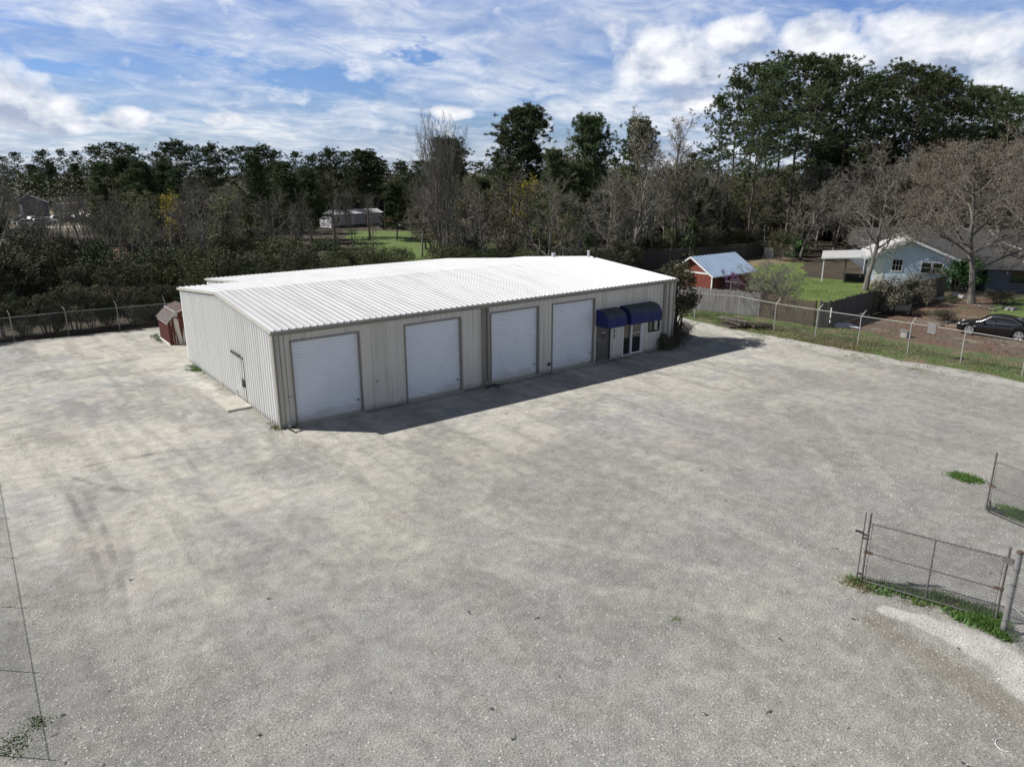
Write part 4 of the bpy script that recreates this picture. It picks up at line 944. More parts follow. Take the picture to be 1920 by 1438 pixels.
def small_car(px, py, mat, rz, label, name='parked_car', cat='car', s=1.0, group=None):
    q = ground_at(px, py); t = thing(name, label, cat, (q.x, q.y, 0), rz, group, s)
    mb = MB(); mb.prism([(-2.2,-.85,.3),(2.2,-.85,.3),(2.25,-.85,.7),(1.1,-.85,.92),(-2.2,-.85,.98)], (0,1.7,0)); mb.prism([(-1.7,-.75,.95),(1.0,-.75,.9),(.35,-.7,1.42),(-1.2,-.7,1.45)], (0,1.45,0)); mb.build('body', mat, t, local=True)
    mb = MB(); mb.box((-1.3,-.79,1.0),(.5,.76,1.32)); mb.build('window', M['glass'], t, local=True)
    for wx in (-1.35, 1.35):
        for sg in (-1, 1):
            mb = MB(); mb.tube([(wx, sg*.7, .33), (wx, sg*.9, .33)], .33, 10); mb.build('wheel', M['rubber'], t, local=True)
cars = [(44,420,'far_white',.3), (56,424,'far_white',.1), (68,418,'far_white',.5), (78,423,'far_white',.2), (90,420,'far_white',-.2), (50,414,'dark',.4), (112,416,'far_white',.2), (128,412,'far_white',.3), (140,411,'far_white',.0), (150,415,'far_white',.4), (163,411,'far_white',.2), (178,413,'far_white',.1), (188,410,'far_white',.3), (132,418,'dark',.2), (260,395,'far_white',.3), (266,404,'far_white',.2)]
for i, (px, py, m_, rz) in enumerate(cars):
    small_car(px, py, M[m_], rz, 'white car among the rows in the far yard at left' if m_ == 'far_white' else 'dark car among the white ones in the far yard at left', group='white cars in the far yard' if m_ == 'far_white' else 'dark cars in the far yard')
small_car(735, 430, M['dark'], -.6, 'dark flat vehicle parked right of the mobile home'); small_car(768, 431, M['far_white'], -.5, 'white vehicle parked at the right end of the far lawn', s=.9)
mb = MB(); q = ground_at(731, 424); mb.box((q.x-.5, q.y-.5, 0), (q.x+.5, q.y+.5, 1.6)); tag(mb.build('red_drum', M['pinkroof']), 'faded red tank standing right of the mobile home', 'tank')

# ---------------------------------------------------------------- trees
def perp_dir(d, ang, az):
    a = V((0,0,1)).cross(d)
    a = a.normalized() if a.length > .05 else V((1,0,0))
    b = d.cross(a); s = a*math.cos(az)+b*math.sin(az)
    return (d*math.cos(ang)+s*math.sin(ang)).normalized()
def leaf_quad(mb, p, s, rg, up=0):
    a = V((rg.gauss(0,1), rg.gauss(0,1), rg.gauss(0,1)+up)).normalized(); b = V((rg.gauss(0,1), rg.gauss(0,1), rg.gauss(0,1)))
    b = (b-a*b.dot(a)).normalized(); w = s*rg.uniform(.35, .6)
    mb.face([p-a*s*.5, p+b*w*.5, p+a*s*.5, p-b*w*.5])
def hardwood(seed, Ht, r0, n=(11,6,5,4), first=.25, ang=(55,45,40,38), ratio=(.55,.5,.5,.5), up=(.02,.12,.10,.06), wob=(.06,.12,.16,.2), bud=None, budn=1, buds=.09, twig_r=.009, vine=False, trunks=1, taper=.35):
    """branching tree: returns (trunk mesh builder, crown mesh builder)"""
    rg = random.Random(seed); tb, cb = MB(), MB()
    def grow(p, d, Lb, r, lev):
        ns = (7, 5, 4, 3, 2)[lev]; pts = [p.copy()]; dirs = [d]
        for i in range(ns):
            d = (d+V((rg.gauss(0,1), rg.gauss(0,1), rg.gauss(0,1)))*wob[min(lev,3)]+V((0,0,1))*up[min(lev,3)]).normalized()
            p = p+d*(Lb/ns); pts.append(p.copy()); dirs.append(d)
        rt = max(r*(taper if lev == 0 else .3), twig_r*.6)
        rads = [r+(rt-r)*i/ns for i in range(ns+1)]
        if lev == 0: rads[0] *= 1.35
        (tb if lev < 2 else cb).tube(pts, rads, (9, 6, 4, 3, 3)[lev], False)
        if lev == 4 or (lev == 3 and rg.random() < .4):
            if bud:
                for _ in range(budn): cb.mi = 1; leaf_quad(cb, pts[-1]+V((rg.gauss(0,.08), rg.gauss(0,.08), rg.gauss(0,.08))), buds*rg.uniform(.6, 1.5), rg); cb.mi = 0
        if lev < 4:
            k = n[lev]; az = rg.uniform(0, 6.28)
            for c in range(k):
                t = (first if lev == 0 else .22)+(1-(first if lev == 0 else .22))*((c+rg.random())/k)
                i = min(int(t*ns), ns-1); f = t*ns-i; q = pts[i].lerp(pts[i+1], f); az += 2.4+rg.uniform(-.4, .4)
                a_ = R(ang[lev])*rg.uniform(.7, 1.25)*(1.15-.45*t if lev == 0 else 1)
                ll = Lb*ratio[lev]*rg.uniform(.7, 1.15)*(1.1-.55*t if lev == 0 else 1.05-.4*t)
                rr = max(min(rads[i]*.58, r*(.42 if lev == 0 else .5)), twig_r)
                grow(q, perp_dir(dirs[i], a_, az), ll, rr, lev+1)
    for k in range(trunks):
        a = 2*PI*k/max(trunks,1)+rg.random(); b = V((math.cos(a), math.sin(a), 0))*(.25 if trunks > 1 else 0)
        grow(b, (V((0,0,1))+b*(.5 if trunks > 1 else 0)).normalized(), Ht*.80*rg.uniform(.9, 1), r0, 0)
    return tb, cb
def puff(mb, p, s, k, rg):
    for _ in range(k):
        a = V((rg.gauss(0,1), rg.gauss(0,1), rg.gauss(.25,.9))).normalized(); b = a.cross(V((rg.gauss(0,1), rg.gauss(0,1), rg.gauss(0,1)))).normalized()
        q = p+V((rg.gauss(0,.24), rg.gauss(0,.24), rg.gauss(0,.12)))*s; w = s*.085
        mb.face([q-b*w, q+b*w, q+a*s*rg.uniform(.6, 1.1)])
def pine(seed, Ht, r0, base=.5, wid=.17, nl=30, k=26, ps=.55, full=False):
    rg = random.Random(seed); tb, cb = MB(), MB(); pts = []; x = y = 0
    sway = (rg.uniform(-.02,.02), rg.uniform(-.02,.02))
    for i in range(13):
        t = i/12; pts.append(V((Ht*sway[0]*t*t*3+rg.gauss(0,.05), Ht*sway[1]*t*t*3+rg.gauss(0,.05), Ht*t*.97)))
    tb.tube(pts, [r0*(1.2 if i == 0 else 1-.82*i/12) for i in range(13)], 8, False)
    az = rg.uniform(0, 6)
    for c in range(nl+4):
        dead = c >= nl
        t = rg.uniform(.35*base+.2, base) if dead else base+(1-base)*((c+rg.random())/nl)**.9
        i = min(int(t*12), 11); q = pts[i].lerp(pts[i+1], t*12-i); az += 2.4+rg.uniform(-.5,.5)
        u = (t-base)/(1-base) if not dead else 0
        shape = math.sqrt(max(.03, 1-((u-.36)/.66)**2)) if not full else (1-.82*u)
        ln = Ht*wid*(max(.14, shape))*rg.uniform(.65, 1.2)*(.45 if dead else 1)
        el = (-.22+.80*u)+rg.uniform(-.2,.25)
        d = V((math.cos(az)*math.cos(el), math.sin(az)*math.cos(el), math.sin(el))); lp = [q]
        for s in range(4):
            d = (d+V((rg.gauss(0,.14), rg.gauss(0,.14), .09+rg.gauss(0,.1)))).normalized(); lp.append(lp[-1]+d*ln/4)
        tb.tube(lp, [max(.03, r0*.34*(1-t*.6))*(1-.75*s/4) for s in range(5)], 4, False)
        if dead: continue
        for s in range(2, 5):
            for j in range(3 if s < 4 else 2):
                e = lp[s]+V((rg.gauss(0,.5), rg.gauss(0,.5), rg.gauss(.12,.20)))*(ln*.22+.24)
                cb.mi = 0
                for _ in range(3): puff(cb, e+V((rg.gauss(0,.75), rg.gauss(0,.75), rg.gauss(0,.30)))*(ps*1.2), ps*.80, int(k*1.25), rg)
                tb.tube([lp[s], e], [.025, .012], 3, False)
    for _ in range(6): puff(cb, pts[-1]+V((rg.gauss(0,.5), rg.gauss(0,.5), rg.gauss(-.1,.45)))*ps*1.6, ps, k, rg)
    return tb, cb
def shrub(seed, Ht, wd, nl=26, nleaf=150, ls=.17, stems=7, cone=False, hollow=.55, low=.12):
    rg = random.Random(seed); tb, cb = MB(), MB(); lobes = []
    for i in range(nl):
        a = rg.uniform(0, 6.28); z = rg.uniform(low, .92)
        env = (1-z)*.9+.1 if cone else math.sqrt(max(0.05, 1-((z-.42)/.60)**2))
        rr = wd*env*math.sqrt(rg.uniform(.15, 1))*.8
        p = V((rr*math.cos(a), rr*math.sin(a), z*Ht)); lobes.append((p, wd*rg.uniform(.18, .36)*(.6 if cone else 1)))
    for p, r in lobes:
        for _ in range(int(nleaf*(r/(wd*.27))**2)):
            d = V((rg.gauss(0,1), rg.gauss(0,1), rg.gauss(0,.85))).normalized(); q = p+d*r*(hollow+(1-hollow)*rg.random()**.6)*rg.uniform(.75, 1.15)
            if q.z < .03: continue
            leaf_quad(cb, q, ls*rg.uniform(.6, 1.4), rg, .3)
    for k in range(stems):
        p, r = lobes[rg.randrange(len(lobes))]; b = V((rg.gauss(0,.12), rg.gauss(0,.12), 0))*wd; m = b.lerp(p, .5)+V((rg.gauss(0,.1), rg.gauss(0,.1), .1))*wd
        tb.tube([b, m, p], [.05, .035, .015], 4, False)
    return tb, cb
LIB = {}
def lib(key, builder, trunk_mat, crown_mats, height):
    tb, cb = builder; LIB[key] = (tb.mesh('trunk', trunk_mat), cb.mesh('crown', crown_mats if isinstance(crown_mats, list) else [crown_mats]), height)
    zs = [v.co.z for v in LIB[key][0].vertices]+[v.co.z for v in LIB[key][1].vertices]; LIB[key] = (LIB[key][0], LIB[key][1], max(zs))
T, B = M['twig'], M['bark']
for i in range(4): lib('hw%d' % i, hardwood(10+i, 13, .17, n=(12,6,5,4), first=.28, ang=(48,42,40,38), ratio=(.46,.5,.5,.5), bud=True, budn=1, buds=.07), B, [T, M['twig']], 13)
for i in range(3): lib('up%d' % i, hardwood(30+i, 14, .16, n=(13,6,5,3), first=.30, ang=(30,30,32,34), ratio=(.52,.5,.48,.45), up=(.02,.20,.16,.10), bud=True, budn=1, buds=.06), B, [T, M['twig']], 14)
lib('vase', hardwood(41, 17, .20, n=(15,8,6,4), first=.22, ang=(26,24,28,32), ratio=(.70,.5,.45,.42), up=(.02,.22,.18,.12), bud=True, budn=1, buds=.05, trunks=3), B, [T, M['twig']], 17)
for i in range(2): lib('ol%d' % i, hardwood(50+i, 12, .17, n=(12,6,5,4), first=.25, ang=(48,45,42,40), ratio=(.48,.5,.5,.5), bud=True, budn=4, buds=.15), B, [T, M['budolive']], 12)
for i in range(2): lib('pale%d' % i, hardwood(56+i, 15, .18, n=(12,6,5,4), first=.35, ang=(40,40,40,38), ratio=(.42,.5,.5,.5), up=(.02,.14,.12,.08), bud=True, budn=2, buds=.13), B, [T, M['budpale']], 15)
lib('yel0', hardwood(59, 10, .12, n=(9,5,4,3), first=.3, bud=True, budn=3, buds=.16), B, [T, M['budyellow']], 10)
for i in range(3): lib('oak%d' % i, hardwood(61+i, 15.5, .29, n=(14,9,7,5), first=.24, ang=(66,50,45,42), ratio=(.66,.55,.5,.46), up=(.0,.06,.07,.05), wob=(.09,.15,.18,.22), bud=True, budn=2, buds=.10, twig_r=.011, taper=.22), M['oakbark'], [M['oaktwig'], M['budred']], 15.5)
for i in range(5): lib('pine%d' % i, pine(70+i, 27, .30, base=.49+.03*(i%3), wid=.185, nl=30, k=22, ps=.58), M['pinebark'], M['needles'], 27)
for i in range(2): lib('fpine%d' % i, pine(80+i, 18, .22, base=.36, wid=.23, nl=34, k=22, ps=.54), M['pinebark'], M['needles'], 18)
for i in range(2): lib('rpine%d' % i, pine(88+i, 19, .22, base=.56, wid=.20, nl=56, k=26, ps=.60), M['pinebark'], M['needles'], 19)
for i in range(2): lib('ypine%d' % i, pine(84+i, 13, .16, base=.22, wid=.27, nl=40, k=26, ps=.5, full=True), M['pinebark'], M['needles'], 13)
for i in range(3): lib('bush%d' % i, shrub(90+i, 5.5, 2.8, nl=44, nleaf=260, ls=.13, stems=26), B, M['leaf'], 5.5)
for i in range(2): lib('dbush%d' % i, shrub(94+i, 5.5, 2.4, nl=42, nleaf=260, ls=.13, stems=20), B, M['leafdark'], 5.5)
lib('cone0', shrub(97, 6.5, 1.7, nl=46, nleaf=150, ls=.18, cone=True), B, M['leafdark'], 6.5)
for i in range(2): lib('thick%d' % i, hardwood(100+i, 4.5, .05, n=(9,5,5,4), first=.1, ang=(50,45,40,40), ratio=(.6,.5,.5,.5), bud=True, budn=2, buds=.10, trunks=4, twig_r=.008), B, [T, M['leafbrown']], 4.5)
for i in range(4): lib('mass%d' % i, hardwood(130+i, 12, .15, n=(14,8,6,5), first=.14, ang=(50,42,40,38), ratio=(.50,.5,.5,.5), bud=True, budn=1, buds=.10, twig_r=.015), B, [T, M['twig']], 12)
for i in range(2): lib('budmass%d' % i, hardwood(150+i, 12, .15, n=(14,8,6,5), first=.2, ang=(50,42,40,38), ratio=(.5,.5,.5,.5), bud=True, budn=3, buds=.11, twig_r=.014), B, [M['oaktwig'], M['budred']], 12)
for i in range(3): lib('brush%d' % i, hardwood(140+i, 6, .06, n=(10,7,6,4), first=.06, ang=(42,42,40,40), ratio=(.62,.55,.5,.5), bud=True, budn=2, buds=.16, trunks=6, twig_r=.013), B, [T, M['leafbrown'] if i == 1 else M['twig']], 6)
TREES = 0
def plant(key, px, w, top=None, h=None, label='', name=None, group=None, cat='tree', jit=0, pos=None, wide=1.0, rz=None):
    global TREES
    tr, cr, h0 = LIB[key]; p = V(pos) if pos is not None else column_at(px, w)
    if h is None: h = height_to(p, top)
    s = h/h0; nm = name or {'pi':'pine_tree','fp':'pine_tree','yp':'pine_tree','bu':'evergreen_shrub','db':'evergreen_shrub','co':'conifer_shrub','th':'thicket_shrub','oa':'oak_tree'}.get(key[:2], 'bare_tree')
    t = thing(nm, label, cat, (p.x, p.y, 0), rnd.uniform(0, 6.28) if rz is None else rz, group); t.scale = (s*wide, s*wide, s)
    o = bpy.data.objects.new('trunk', tr); COL.objects.link(o); o.parent = t
    o = bpy.data.objects.new('foliage' if key[:2] in ('bu','db','co') else 'crown', cr); COL.objects.link(o); o.parent = t
    TREES += 1; return t

# --- trees one can single out
plant('oak0', 1622, 66.3, top=252, label='grey budding oak standing in front of the pale blue bungalow, dark trunk', rz=.4)
plant('oak1', 1820, 59.5, top=228, label='big pale-trunked budding oak rising behind the bonnet of the black car', rz=2.1, wide=1.05)
plant('oak2', 1908, 66, top=222, label='budding oak at the right edge behind the roof of the black car', rz=4.4, wide=1.0)
plant('vase', 836, 74, top=196, label='tall slender leafless tree with several stems rising highest above the warehouse roof', name='bare_tree', rz=1.0, wide=.8)
plant('hw2', 8, 60, top=236, label='dark half-dead tree with a thick trunk at the left edge of the photo', name='bare_tree', rz=2.0)
plant('rpine0', 972, 92, top=190, label='round-headed dark pine standing highest behind the warehouse ridge', rz=1.2, wide=1.0)
plant('rpine1', 1105, 88, top=205, label='narrow dark pine right of the round-headed one, tall bare stem', rz=.4, wide=.75)
plant('ypine0', 1046, 80, top=272, label='mid-green younger pine in front of the two dark ones', rz=2.2, wide=.95)
plant('ypine1', 500, 82, top=282, label='bright green young pine left of the tall slender leafless tree', rz=.7, wide=.75)
plant('rpine0', 693, 118, top=276, label='dark broad pine standing above the mobile home', rz=3.0, wide=1.15)
plant('fpine1', 628, 122, top=272, label='open-crowned pine just left of the broad one above the mobile home', rz=5.0)
plant('rpine1', 852, 112, top=250, label='dark pine showing behind the tall slender leafless tree', rz=.2)
plant('rpine0', 1192, 118, top=214, label='small dark pine head left of the pale budding trees', rz=2.7, wide=.8)
plant('pale0', 1222, 96, top=200, label='pale budding tree, left one of the pair showing against the sky', name='budding_tree', rz=.5)
plant('pale1', 1268, 95, top=203, label='pale budding tree, right one of the pair showing against the sky', name='budding_tree', rz=1.5)
plant('pale0', 1010, 96, top=240, label='pale budding tree between the two dark pines behind the warehouse', name='budding_tree', rz=2.5)
plant('yel0', 985, 84, top=322, label='yellow-flowering vine-hung tree left of the mid-green pine', name='flowering_tree', rz=1)
plant('yel0', 325, 88, top=352, label='yellow-green flowering tree among grey stems at left', name='flowering_tree', rz=2)
plant('cone0', 1100, 62, top=432, label='small dark cone-shaped evergreen behind the warehouse ridge', rz=0)
plant('cone0', 1292, 76, top=405, label='dark dense evergreen behind the red garden shed', rz=1, wide=1.5, name='conifer_shrub')
plant('hw1', 385, 64, top=338, label='grey leafless tree with pale trunk in front of the left wood', name='bare_tree', rz=.3)
plant('hw3', 1180, 74, top=268, label='spreading leafless tree behind the right end of the warehouse', name='bare_tree', rz=.9, wide=1.15)
for px, top in ((634,352),(668,345),(702,358),(590,350),(60,352),(118,360),(168,350)):
    plant('up%d' % rnd.randrange(3), px, rnd.uniform(84, 98), top=top, label='slender leafless tree standing alone in front of a clearing', group='slender trees in front of the clearings', name='bare_tree', wide=.8)
# --- the tall pines at right: column, depth, top row
tp = [(1338,118,172),(1362,108,132),(1392,112,114),(1420,104,110),(1446,116,88),(1472,108,92),(1505,112,95),(1536,116,95),(1562,108,110),(1592,120,134),(1618,112,130),(1646,116,106),(1676,110,118),(1704,118,122),(1730,112,126),(1758,120,138),(1786,112,148),(1812,124,158),(1838,116,166),(1866,124,166),(1896,118,170),(1925,122,178),(1955,120,180),(1425,128,118),(1520,130,112),(1630,132,136),(1740,134,144),(1850,136,176),(1400,96,170),(1490,96,146),(1575,126,150),(1690,124,140),(1785,130,165)]
for i, (px, w, top) in enumerate(tp):
    plant('pine%d' % (i % 5), px, w, top=top, label='tall dark pine in the high stand behind the bare oaks at right', group='tall pines in the stand at right', wide=rnd.uniform(.72, .98))
for px, w, top in ((1385,112,318),(1430,118,312),(1462,122,305),(1515,114,250),(1560,118,246),(1600,122,256),(1650,118,250),(1700,122,244),(1750,116,240),(1800,118,236),(1850,120,232),(1900,116,236),(1945,118,230),(1410,130,322),(1540,132,300),(1345,126,325)):
    plant('ypine%d' % rnd.randrange(2) if rnd.random() < .6 else 'fpine%d' % rnd.randrange(2), px, w, top=top+rnd.uniform(-6, 14), label='shorter dense pine below the tall stand at right', group='shorter pines below the tall stand', wide=1.1)
# --- far pine skyline
sk = [(-30,288),(22,290),(52,284),(95,277),(130,276),(160,281),(198,268),(225,264),(250,275),(272,266),(300,281),(328,270),(352,255),(372,268),(398,270),(412,263),(440,273),(470,272),(505,265),(528,276),(560,281),(590,284),(655,282),(725,300),(760,296),(790,300),(900,300),(930,288),(1070,292),(1150,290),(1290,280),(1318,272)]
for i, (px, top) in enumerate(sk):
    plant(('pine%d' % (i % 5)) if i % 3 else 'fpine%d' % (i % 2), px+rnd.uniform(-4, 4), rnd.uniform(238, 258) if 5 < px < 205 else rnd.uniform(125, 165), top=top, label='dark pine on the far skyline of the wood', group='pines on the far skyline', wide=rnd.uniform(.75, 1.1))
for i in range(30):
    plant('pine%d' % (i % 5), -60+i*70+rnd.uniform(-30, 30), rnd.uniform(242, 262) if i < 5 else rnd.uniform(175, 235), top=rnd.uniform(300, 318), label='dim pine at the very back of the wood', group='pines at the back of the wood', wide=1.5)
for i, (px, w, top) in enumerate(((110,244,302),(215,112,300),(240,122,290),(262,108,312),(290,116,298),(318,128,300),(150,242,304),(75,246,306),(345,120,312),(200,128,318),(280,100,340),(555,104,318),(585,112,312),(610,166,308),(535,118,300),(660,166,312),(710,168,316),(745,116,340),(1085,84,300),(1300,100,330),(1332,98,345),(1270,112,300),(915,104,330))):
    plant('ypine%d' % (i % 2), px, w, top=top, label='dense mid-height pine inside the wood', group='mid-height pines inside the wood', wide=1.15)
# --- hardwood mass
for i in range(96):          # far and middle rows
    px = -30+i*20.5+rnd.uniform(-14, 14); w = rnd.uniform(98, 158)
    if 15 < px < 205:
        if i % 2: continue
        w = rnd.uniform(236, 250)
    if 570 < px < 760: w = rnd.uniform(156, 170)
    base = 334 if px < 560 else (322 if px < 900 else (292 if px < 1330 else 306))
    key = ('mass%d' % rnd.randrange(4), 'up%d' % rnd.randrange(3), 'ol%d' % rnd.randrange(2), 'mass%d' % rnd.randrange(4), 'ol%d' % rnd.randrange(2))[i % 5]
    top = base+rnd.uniform(-14, 30)
    if 15 < px < 205 and w < 200: top = max(top, 350)
    plant(key, px, w, top=top, label=('olive-leaved' if key[:2] == 'ol' else 'grey leafless')+' hardwood in the middle of the wood', group=('olive-leaved' if key[:2] == 'ol' else 'leafless')+' trees in the middle of the wood', name='young_leaf_tree' if key[:2] == 'ol' else 'bare_tree', wide=1.25)
for i in range(84):          # brushy growth filling the trunk zone
    px = -30+i*24+rnd.uniform(-12, 12); w = rnd.uniform(84, 140)
    if 540 < px < 800: w = rnd.uniform(153, 168)
    if 20 < px < 200: w = rnd.uniform(74, 92)
    h_ = rnd.uniform(4.5, 8.5)
    if 1330 < px < 1760: w = rnd.uniform(114, 140)
    if 20 < px < 200 and w < 90: h_ = rnd.uniform(2.5, 3.6)
    key = 'brush%d' % rnd.randrange(3) if rnd.random() < .8 else 'dbush%d' % rnd.randrange(2)
    plant(key, px, w, h=h_, label='brown leafless brush between the trunks of the wood' if key[0] == 'b' else 'dark evergreen shrub between the trunks of the wood', group='brown brush between the trunks' if key[0] == 'b' else 'dark shrubs between the trunks', name='brush_shrub' if key[0] == 'b' else None, cat='shrub', wide=1.5)
for i in range(62):          # front row of the wood
    px = 40+i*21.5+rnd.uniform(-9, 9); w = rnd.uniform(66, 94)
    if 738 < px < 788 or 575 < px < 745: continue
    base = 372 if px < 620 else (352 if px < 900 else (322 if px < 1330 else 334))
    if px > 1190: w = rnd.uniform(88, 100)
    key = ('up%d' % rnd.randrange(3), 'hw%d' % rnd.randrange(4), 'ol%d' % rnd.randrange(2), 'mass%d' % rnd.randrange(4), 'up%d' % rnd.randrange(3))[i % 5]
    top = base+rnd.uniform(-24, 40)
    if 20 < px < 200 and i % 4 == 1: continue
    if 20 < px < 200: key = 'up%d' % rnd.randrange(3); top = rnd.uniform(345, 372)
    if 600 < px < 730: key = 'up%d' % rnd.randrange(3)
    plant(key, px, w, top=top, label=('olive-leaved' if key[:2] == 'ol' else 'grey leafless')+' tree in the front row of the wood behind the warehouse', group=('olive-leaved' if key[:2] == 'ol' else 'leafless')+' trees along the front of the wood', name='young_leaf_tree' if key[:2] == 'ol' else 'bare_tree', wide=1.1)
for px, w, top in ((1560,94,306),(1700,90,282),(1745,86,262),(1780,90,252),(1840,88,244),(1880,84,240),(1925,82,230),(1500,90,328),(1660,100,288),(1960,84,232),(1530,104,322),(1600,104,312),(1770,100,262),(1890,100,250),(1720,98,270),(1815,98,248),(1860,94,246),(1905,92,238),(1640,108,296),(1680,96,300)):
    k_ = rnd.random(); plant(('mass%d' % rnd.randrange(4)) if k_ < .55 else 'budmass%d' % rnd.randrange(2), px, w, top=top+6, label='red-brown budding tree between the big oaks and the tall pines', group='budding trees below the tall pines', name='budding_tree', wide=1.35)
# --- evergreen understorey behind the left fence and the warehouse
us = []
for i in range(34): us.append((-30+i*24+rnd.uniform(-8, 8), rnd.uniform(53.5, 60), rnd.uniform(450, 505)))
for i in range(26): us.append((-10+i*31+rnd.uniform(-12, 12), rnd.uniform(62, 72), rnd.uniform(430, 470)))
for px, w, top in us:
    if 205 < px < 262 and top < 480: top = 498
    if 738 < px < 900: top = max(top, 474)
    if 600 < px < 738: top = max(top, 436)
    p = column_at(px, w); lim = 28.6 if p.x < 1.5 else 27.5
    if p.y < lim: w += (lim-p.y)*1.3
    key = ('bush%d' % rnd.randrange(3)) if rnd.random() < .68 else ('dbush%d' % rnd.randrange(2))
    if rnd.random() < .34: key = 'thick%d' % rnd.randrange(2)
    plant(key, px, w, top=top, label={'b':'olive evergreen shrub','d':'dark evergreen shrub','t':'brown leafless thicket'}[key[0]]+' in the belt behind the back fence and warehouse', group={'b':'olive shrubs','d':'dark shrubs','t':'brown thickets'}[key[0]]+' in the belt behind the warehouse', cat='shrub', wide=rnd.uniform(.95, 1.35))
for i in range(34):
    px = 760+i*21+rnd.uniform(-9, 9); w = rnd.uniform(66, 80); top = rnd.uniform(436, 474)
    if px > 1190: w = rnd.uniform(88, 97); top = rnd.uniform(420, 448)
    if 738 < px < 885 and rnd.random() < .75: continue
    key = rnd.choice(['dbush0','dbush1','bush1','thick0','thick1','thick1','dbush0'])
    plant(key, px, w, top=top, label={'b':'olive evergreen shrub','d':'dark evergreen shrub','t':'brown leafless thicket'}[key[0]]+' at the foot of the trees behind the ridge', group={'b':'olive shrubs','d':'dark shrubs','t':'brown thickets'}[key[0]]+' under the trees behind the ridge', cat='shrub', wide=1.2)
plant('dbush1', 205, 58, top=448, label='large glossy dark evergreen shrub, tallest behind the left back fence', cat='shrub', wide=1.1)
for i in range(22):
    x = -15+i*.85+rnd.uniform(-.3, .3); y = 28.1+rnd.uniform(0, .9); k_ = i % 3
    plant('thick%d' % (i % 2) if k_ else 'dbush%d' % (i % 2), 0, 0, h=rnd.uniform(2.0, 3.4), pos=(x, y, 0), label=('brown leafless thicket' if k_ else 'low dark shrub')+' close behind the left back fence', group=('brown thickets' if k_ else 'low dark shrubs')+' along the left back fence', cat='shrub', wide=1.3 if k_ else .8)
# --- the distant wood that closes the horizon
rg = random.Random(55); mb = MB()
for _ in range(60000):
    px = rg.uniform(-140, 2060); w = rg.uniform(212, 262); p = column_at(px, w); hmax = 10.4+(325-(317+8*math.sin(px*.021)+6*math.sin(px*.057+1)+5*math.sin(px*.13)))/FPX*w
    mb.mi = 0 if math.sin(px*.035+w*.11)+rg.gauss(0, .7) > -.1 else 1
    leaf_quad(mb, V((p.x, p.y, hmax*rg.random()**.75)), rg.uniform(.5, 1.2), rg)
tag(mb.build('distant_wood', [M['needles'], M['leafbrown']]), 'distant dark wood closing the horizon behind all the trees', 'wood', kind='stuff')

# --- yard plants on the right
def yard(key, px, py, h, label, name=None, wide=1.0, cat='shrub', rz=None):
    p = ground_at(px, py); return plant(key, 0, 0, h=h, label=label, name=name, cat=cat, wide=wide, pos=(p.x, p.y, 0), rz=rz)
lib('cedar', shrub(120, 4.6, 1.35, nl=44, nleaf=150, ls=.11, hollow=.3, stems=12, low=.42), B, M['leafbrown'], 4.6)
t = plant('cedar', 0, 0, h=5.3, label='scrubby dark evergreen leaning at the right corner of the warehouse', name='evergreen_tree', pos=(26.1, .85, 0), rz=.8, wide=1.2)
mb = MB(); mb.tube([(25.75,.75,0), (25.85,.70,1.1), (26.1,.65,2.2), (26.2,.7,3.6)], [.07,.06,.05,.03], 6)
for k, (dx, dy, dz) in enumerate(((.9,-.5,.9),(1.1,.1,1.3),(.7,.6,1.0),(-.3,.5,1.2),(1.0,-.2,.5))): mb.tube([(25.85+.06*k,.70,1.1+.25*k), (25.85+dx,.70+dy,1.1+.25*k+dz)], [.035,.012], 4)
o = mb.build('limb', M['bark']); o.parent = t; o.matrix_parent_inverse = (Matrix.Translation((26.1,.85,0)) @ Matrix.Rotation(.8, 4, 'Z') @ Matrix.Diagonal((*t.scale, 1))).inverted()
lib('low0', shrub(121, 1.1, .9, nl=22, nleaf=150, ls=.07, stems=16, hollow=.4, low=.1), B, M['leafbrown'], 1.1)
lib('twiggy', hardwood(122, 1.7, .022, n=(8,5,4,3), first=.05, ang=(40,40,40,40), ratio=(.65,.55,.5,.5), bud=True, budn=2, buds=.05, trunks=6, twig_r=.005), B, [T, M['leafbrown']], 1.7)
plant('low0', 0, 0, h=1.1, label='dark rounded shrub against the right end of the warehouse front', pos=(23.9, -.65, 0), cat='shrub', wide=1.0, name='low_shrub')
plant('twiggy', 0, 0, h=1.7, label='twiggy bush beside the right front corner of the warehouse', pos=(25.3, -.45, 0), cat='shrub', name='twiggy_shrub', wide=1.0)
lib('thin0', hardwood(128, 3.4, .03, n=(6,5,4,3), first=.1, ang=(40,40,40,40), ratio=(.65,.55,.5,.5), trunks=5, twig_r=.008), B, [T, T], 3.4)
lib('redbud', hardwood(123, 3.8, .05, n=(6,5,4,3), first=.15, ang=(40,40,40,40), ratio=(.6,.5,.5,.5), bud=True, budn=3, buds=.08, trunks=3), B, [T, M['budpurple']], 3.8)
p = V((41.9, 8.35, 0)); plant('redbud', 0, 0, h=2.7, label='purple-flowering redbud against the wall of the red garden shed', pos=p, name='flowering_shrub', cat='shrub', wide=1.1)
lib('fruit', hardwood(124, 4.6, .09, n=(9,6,6,5), first=.12, ang=(62,48,44,42), ratio=(.75,.55,.5,.5), up=(0,.05,.06,.05), bud=True, budn=1, buds=.05, trunks=4, twig_r=.008), M['oakbark'], [M['twig'], M['twig']], 4.6)
p = V((39.1, 2.0, 0)); plant('fruit', 0, 0, h=4.3, label='low spreading leafless tree behind the brown board fence', pos=p, name='bare_tree', wide=1.2)
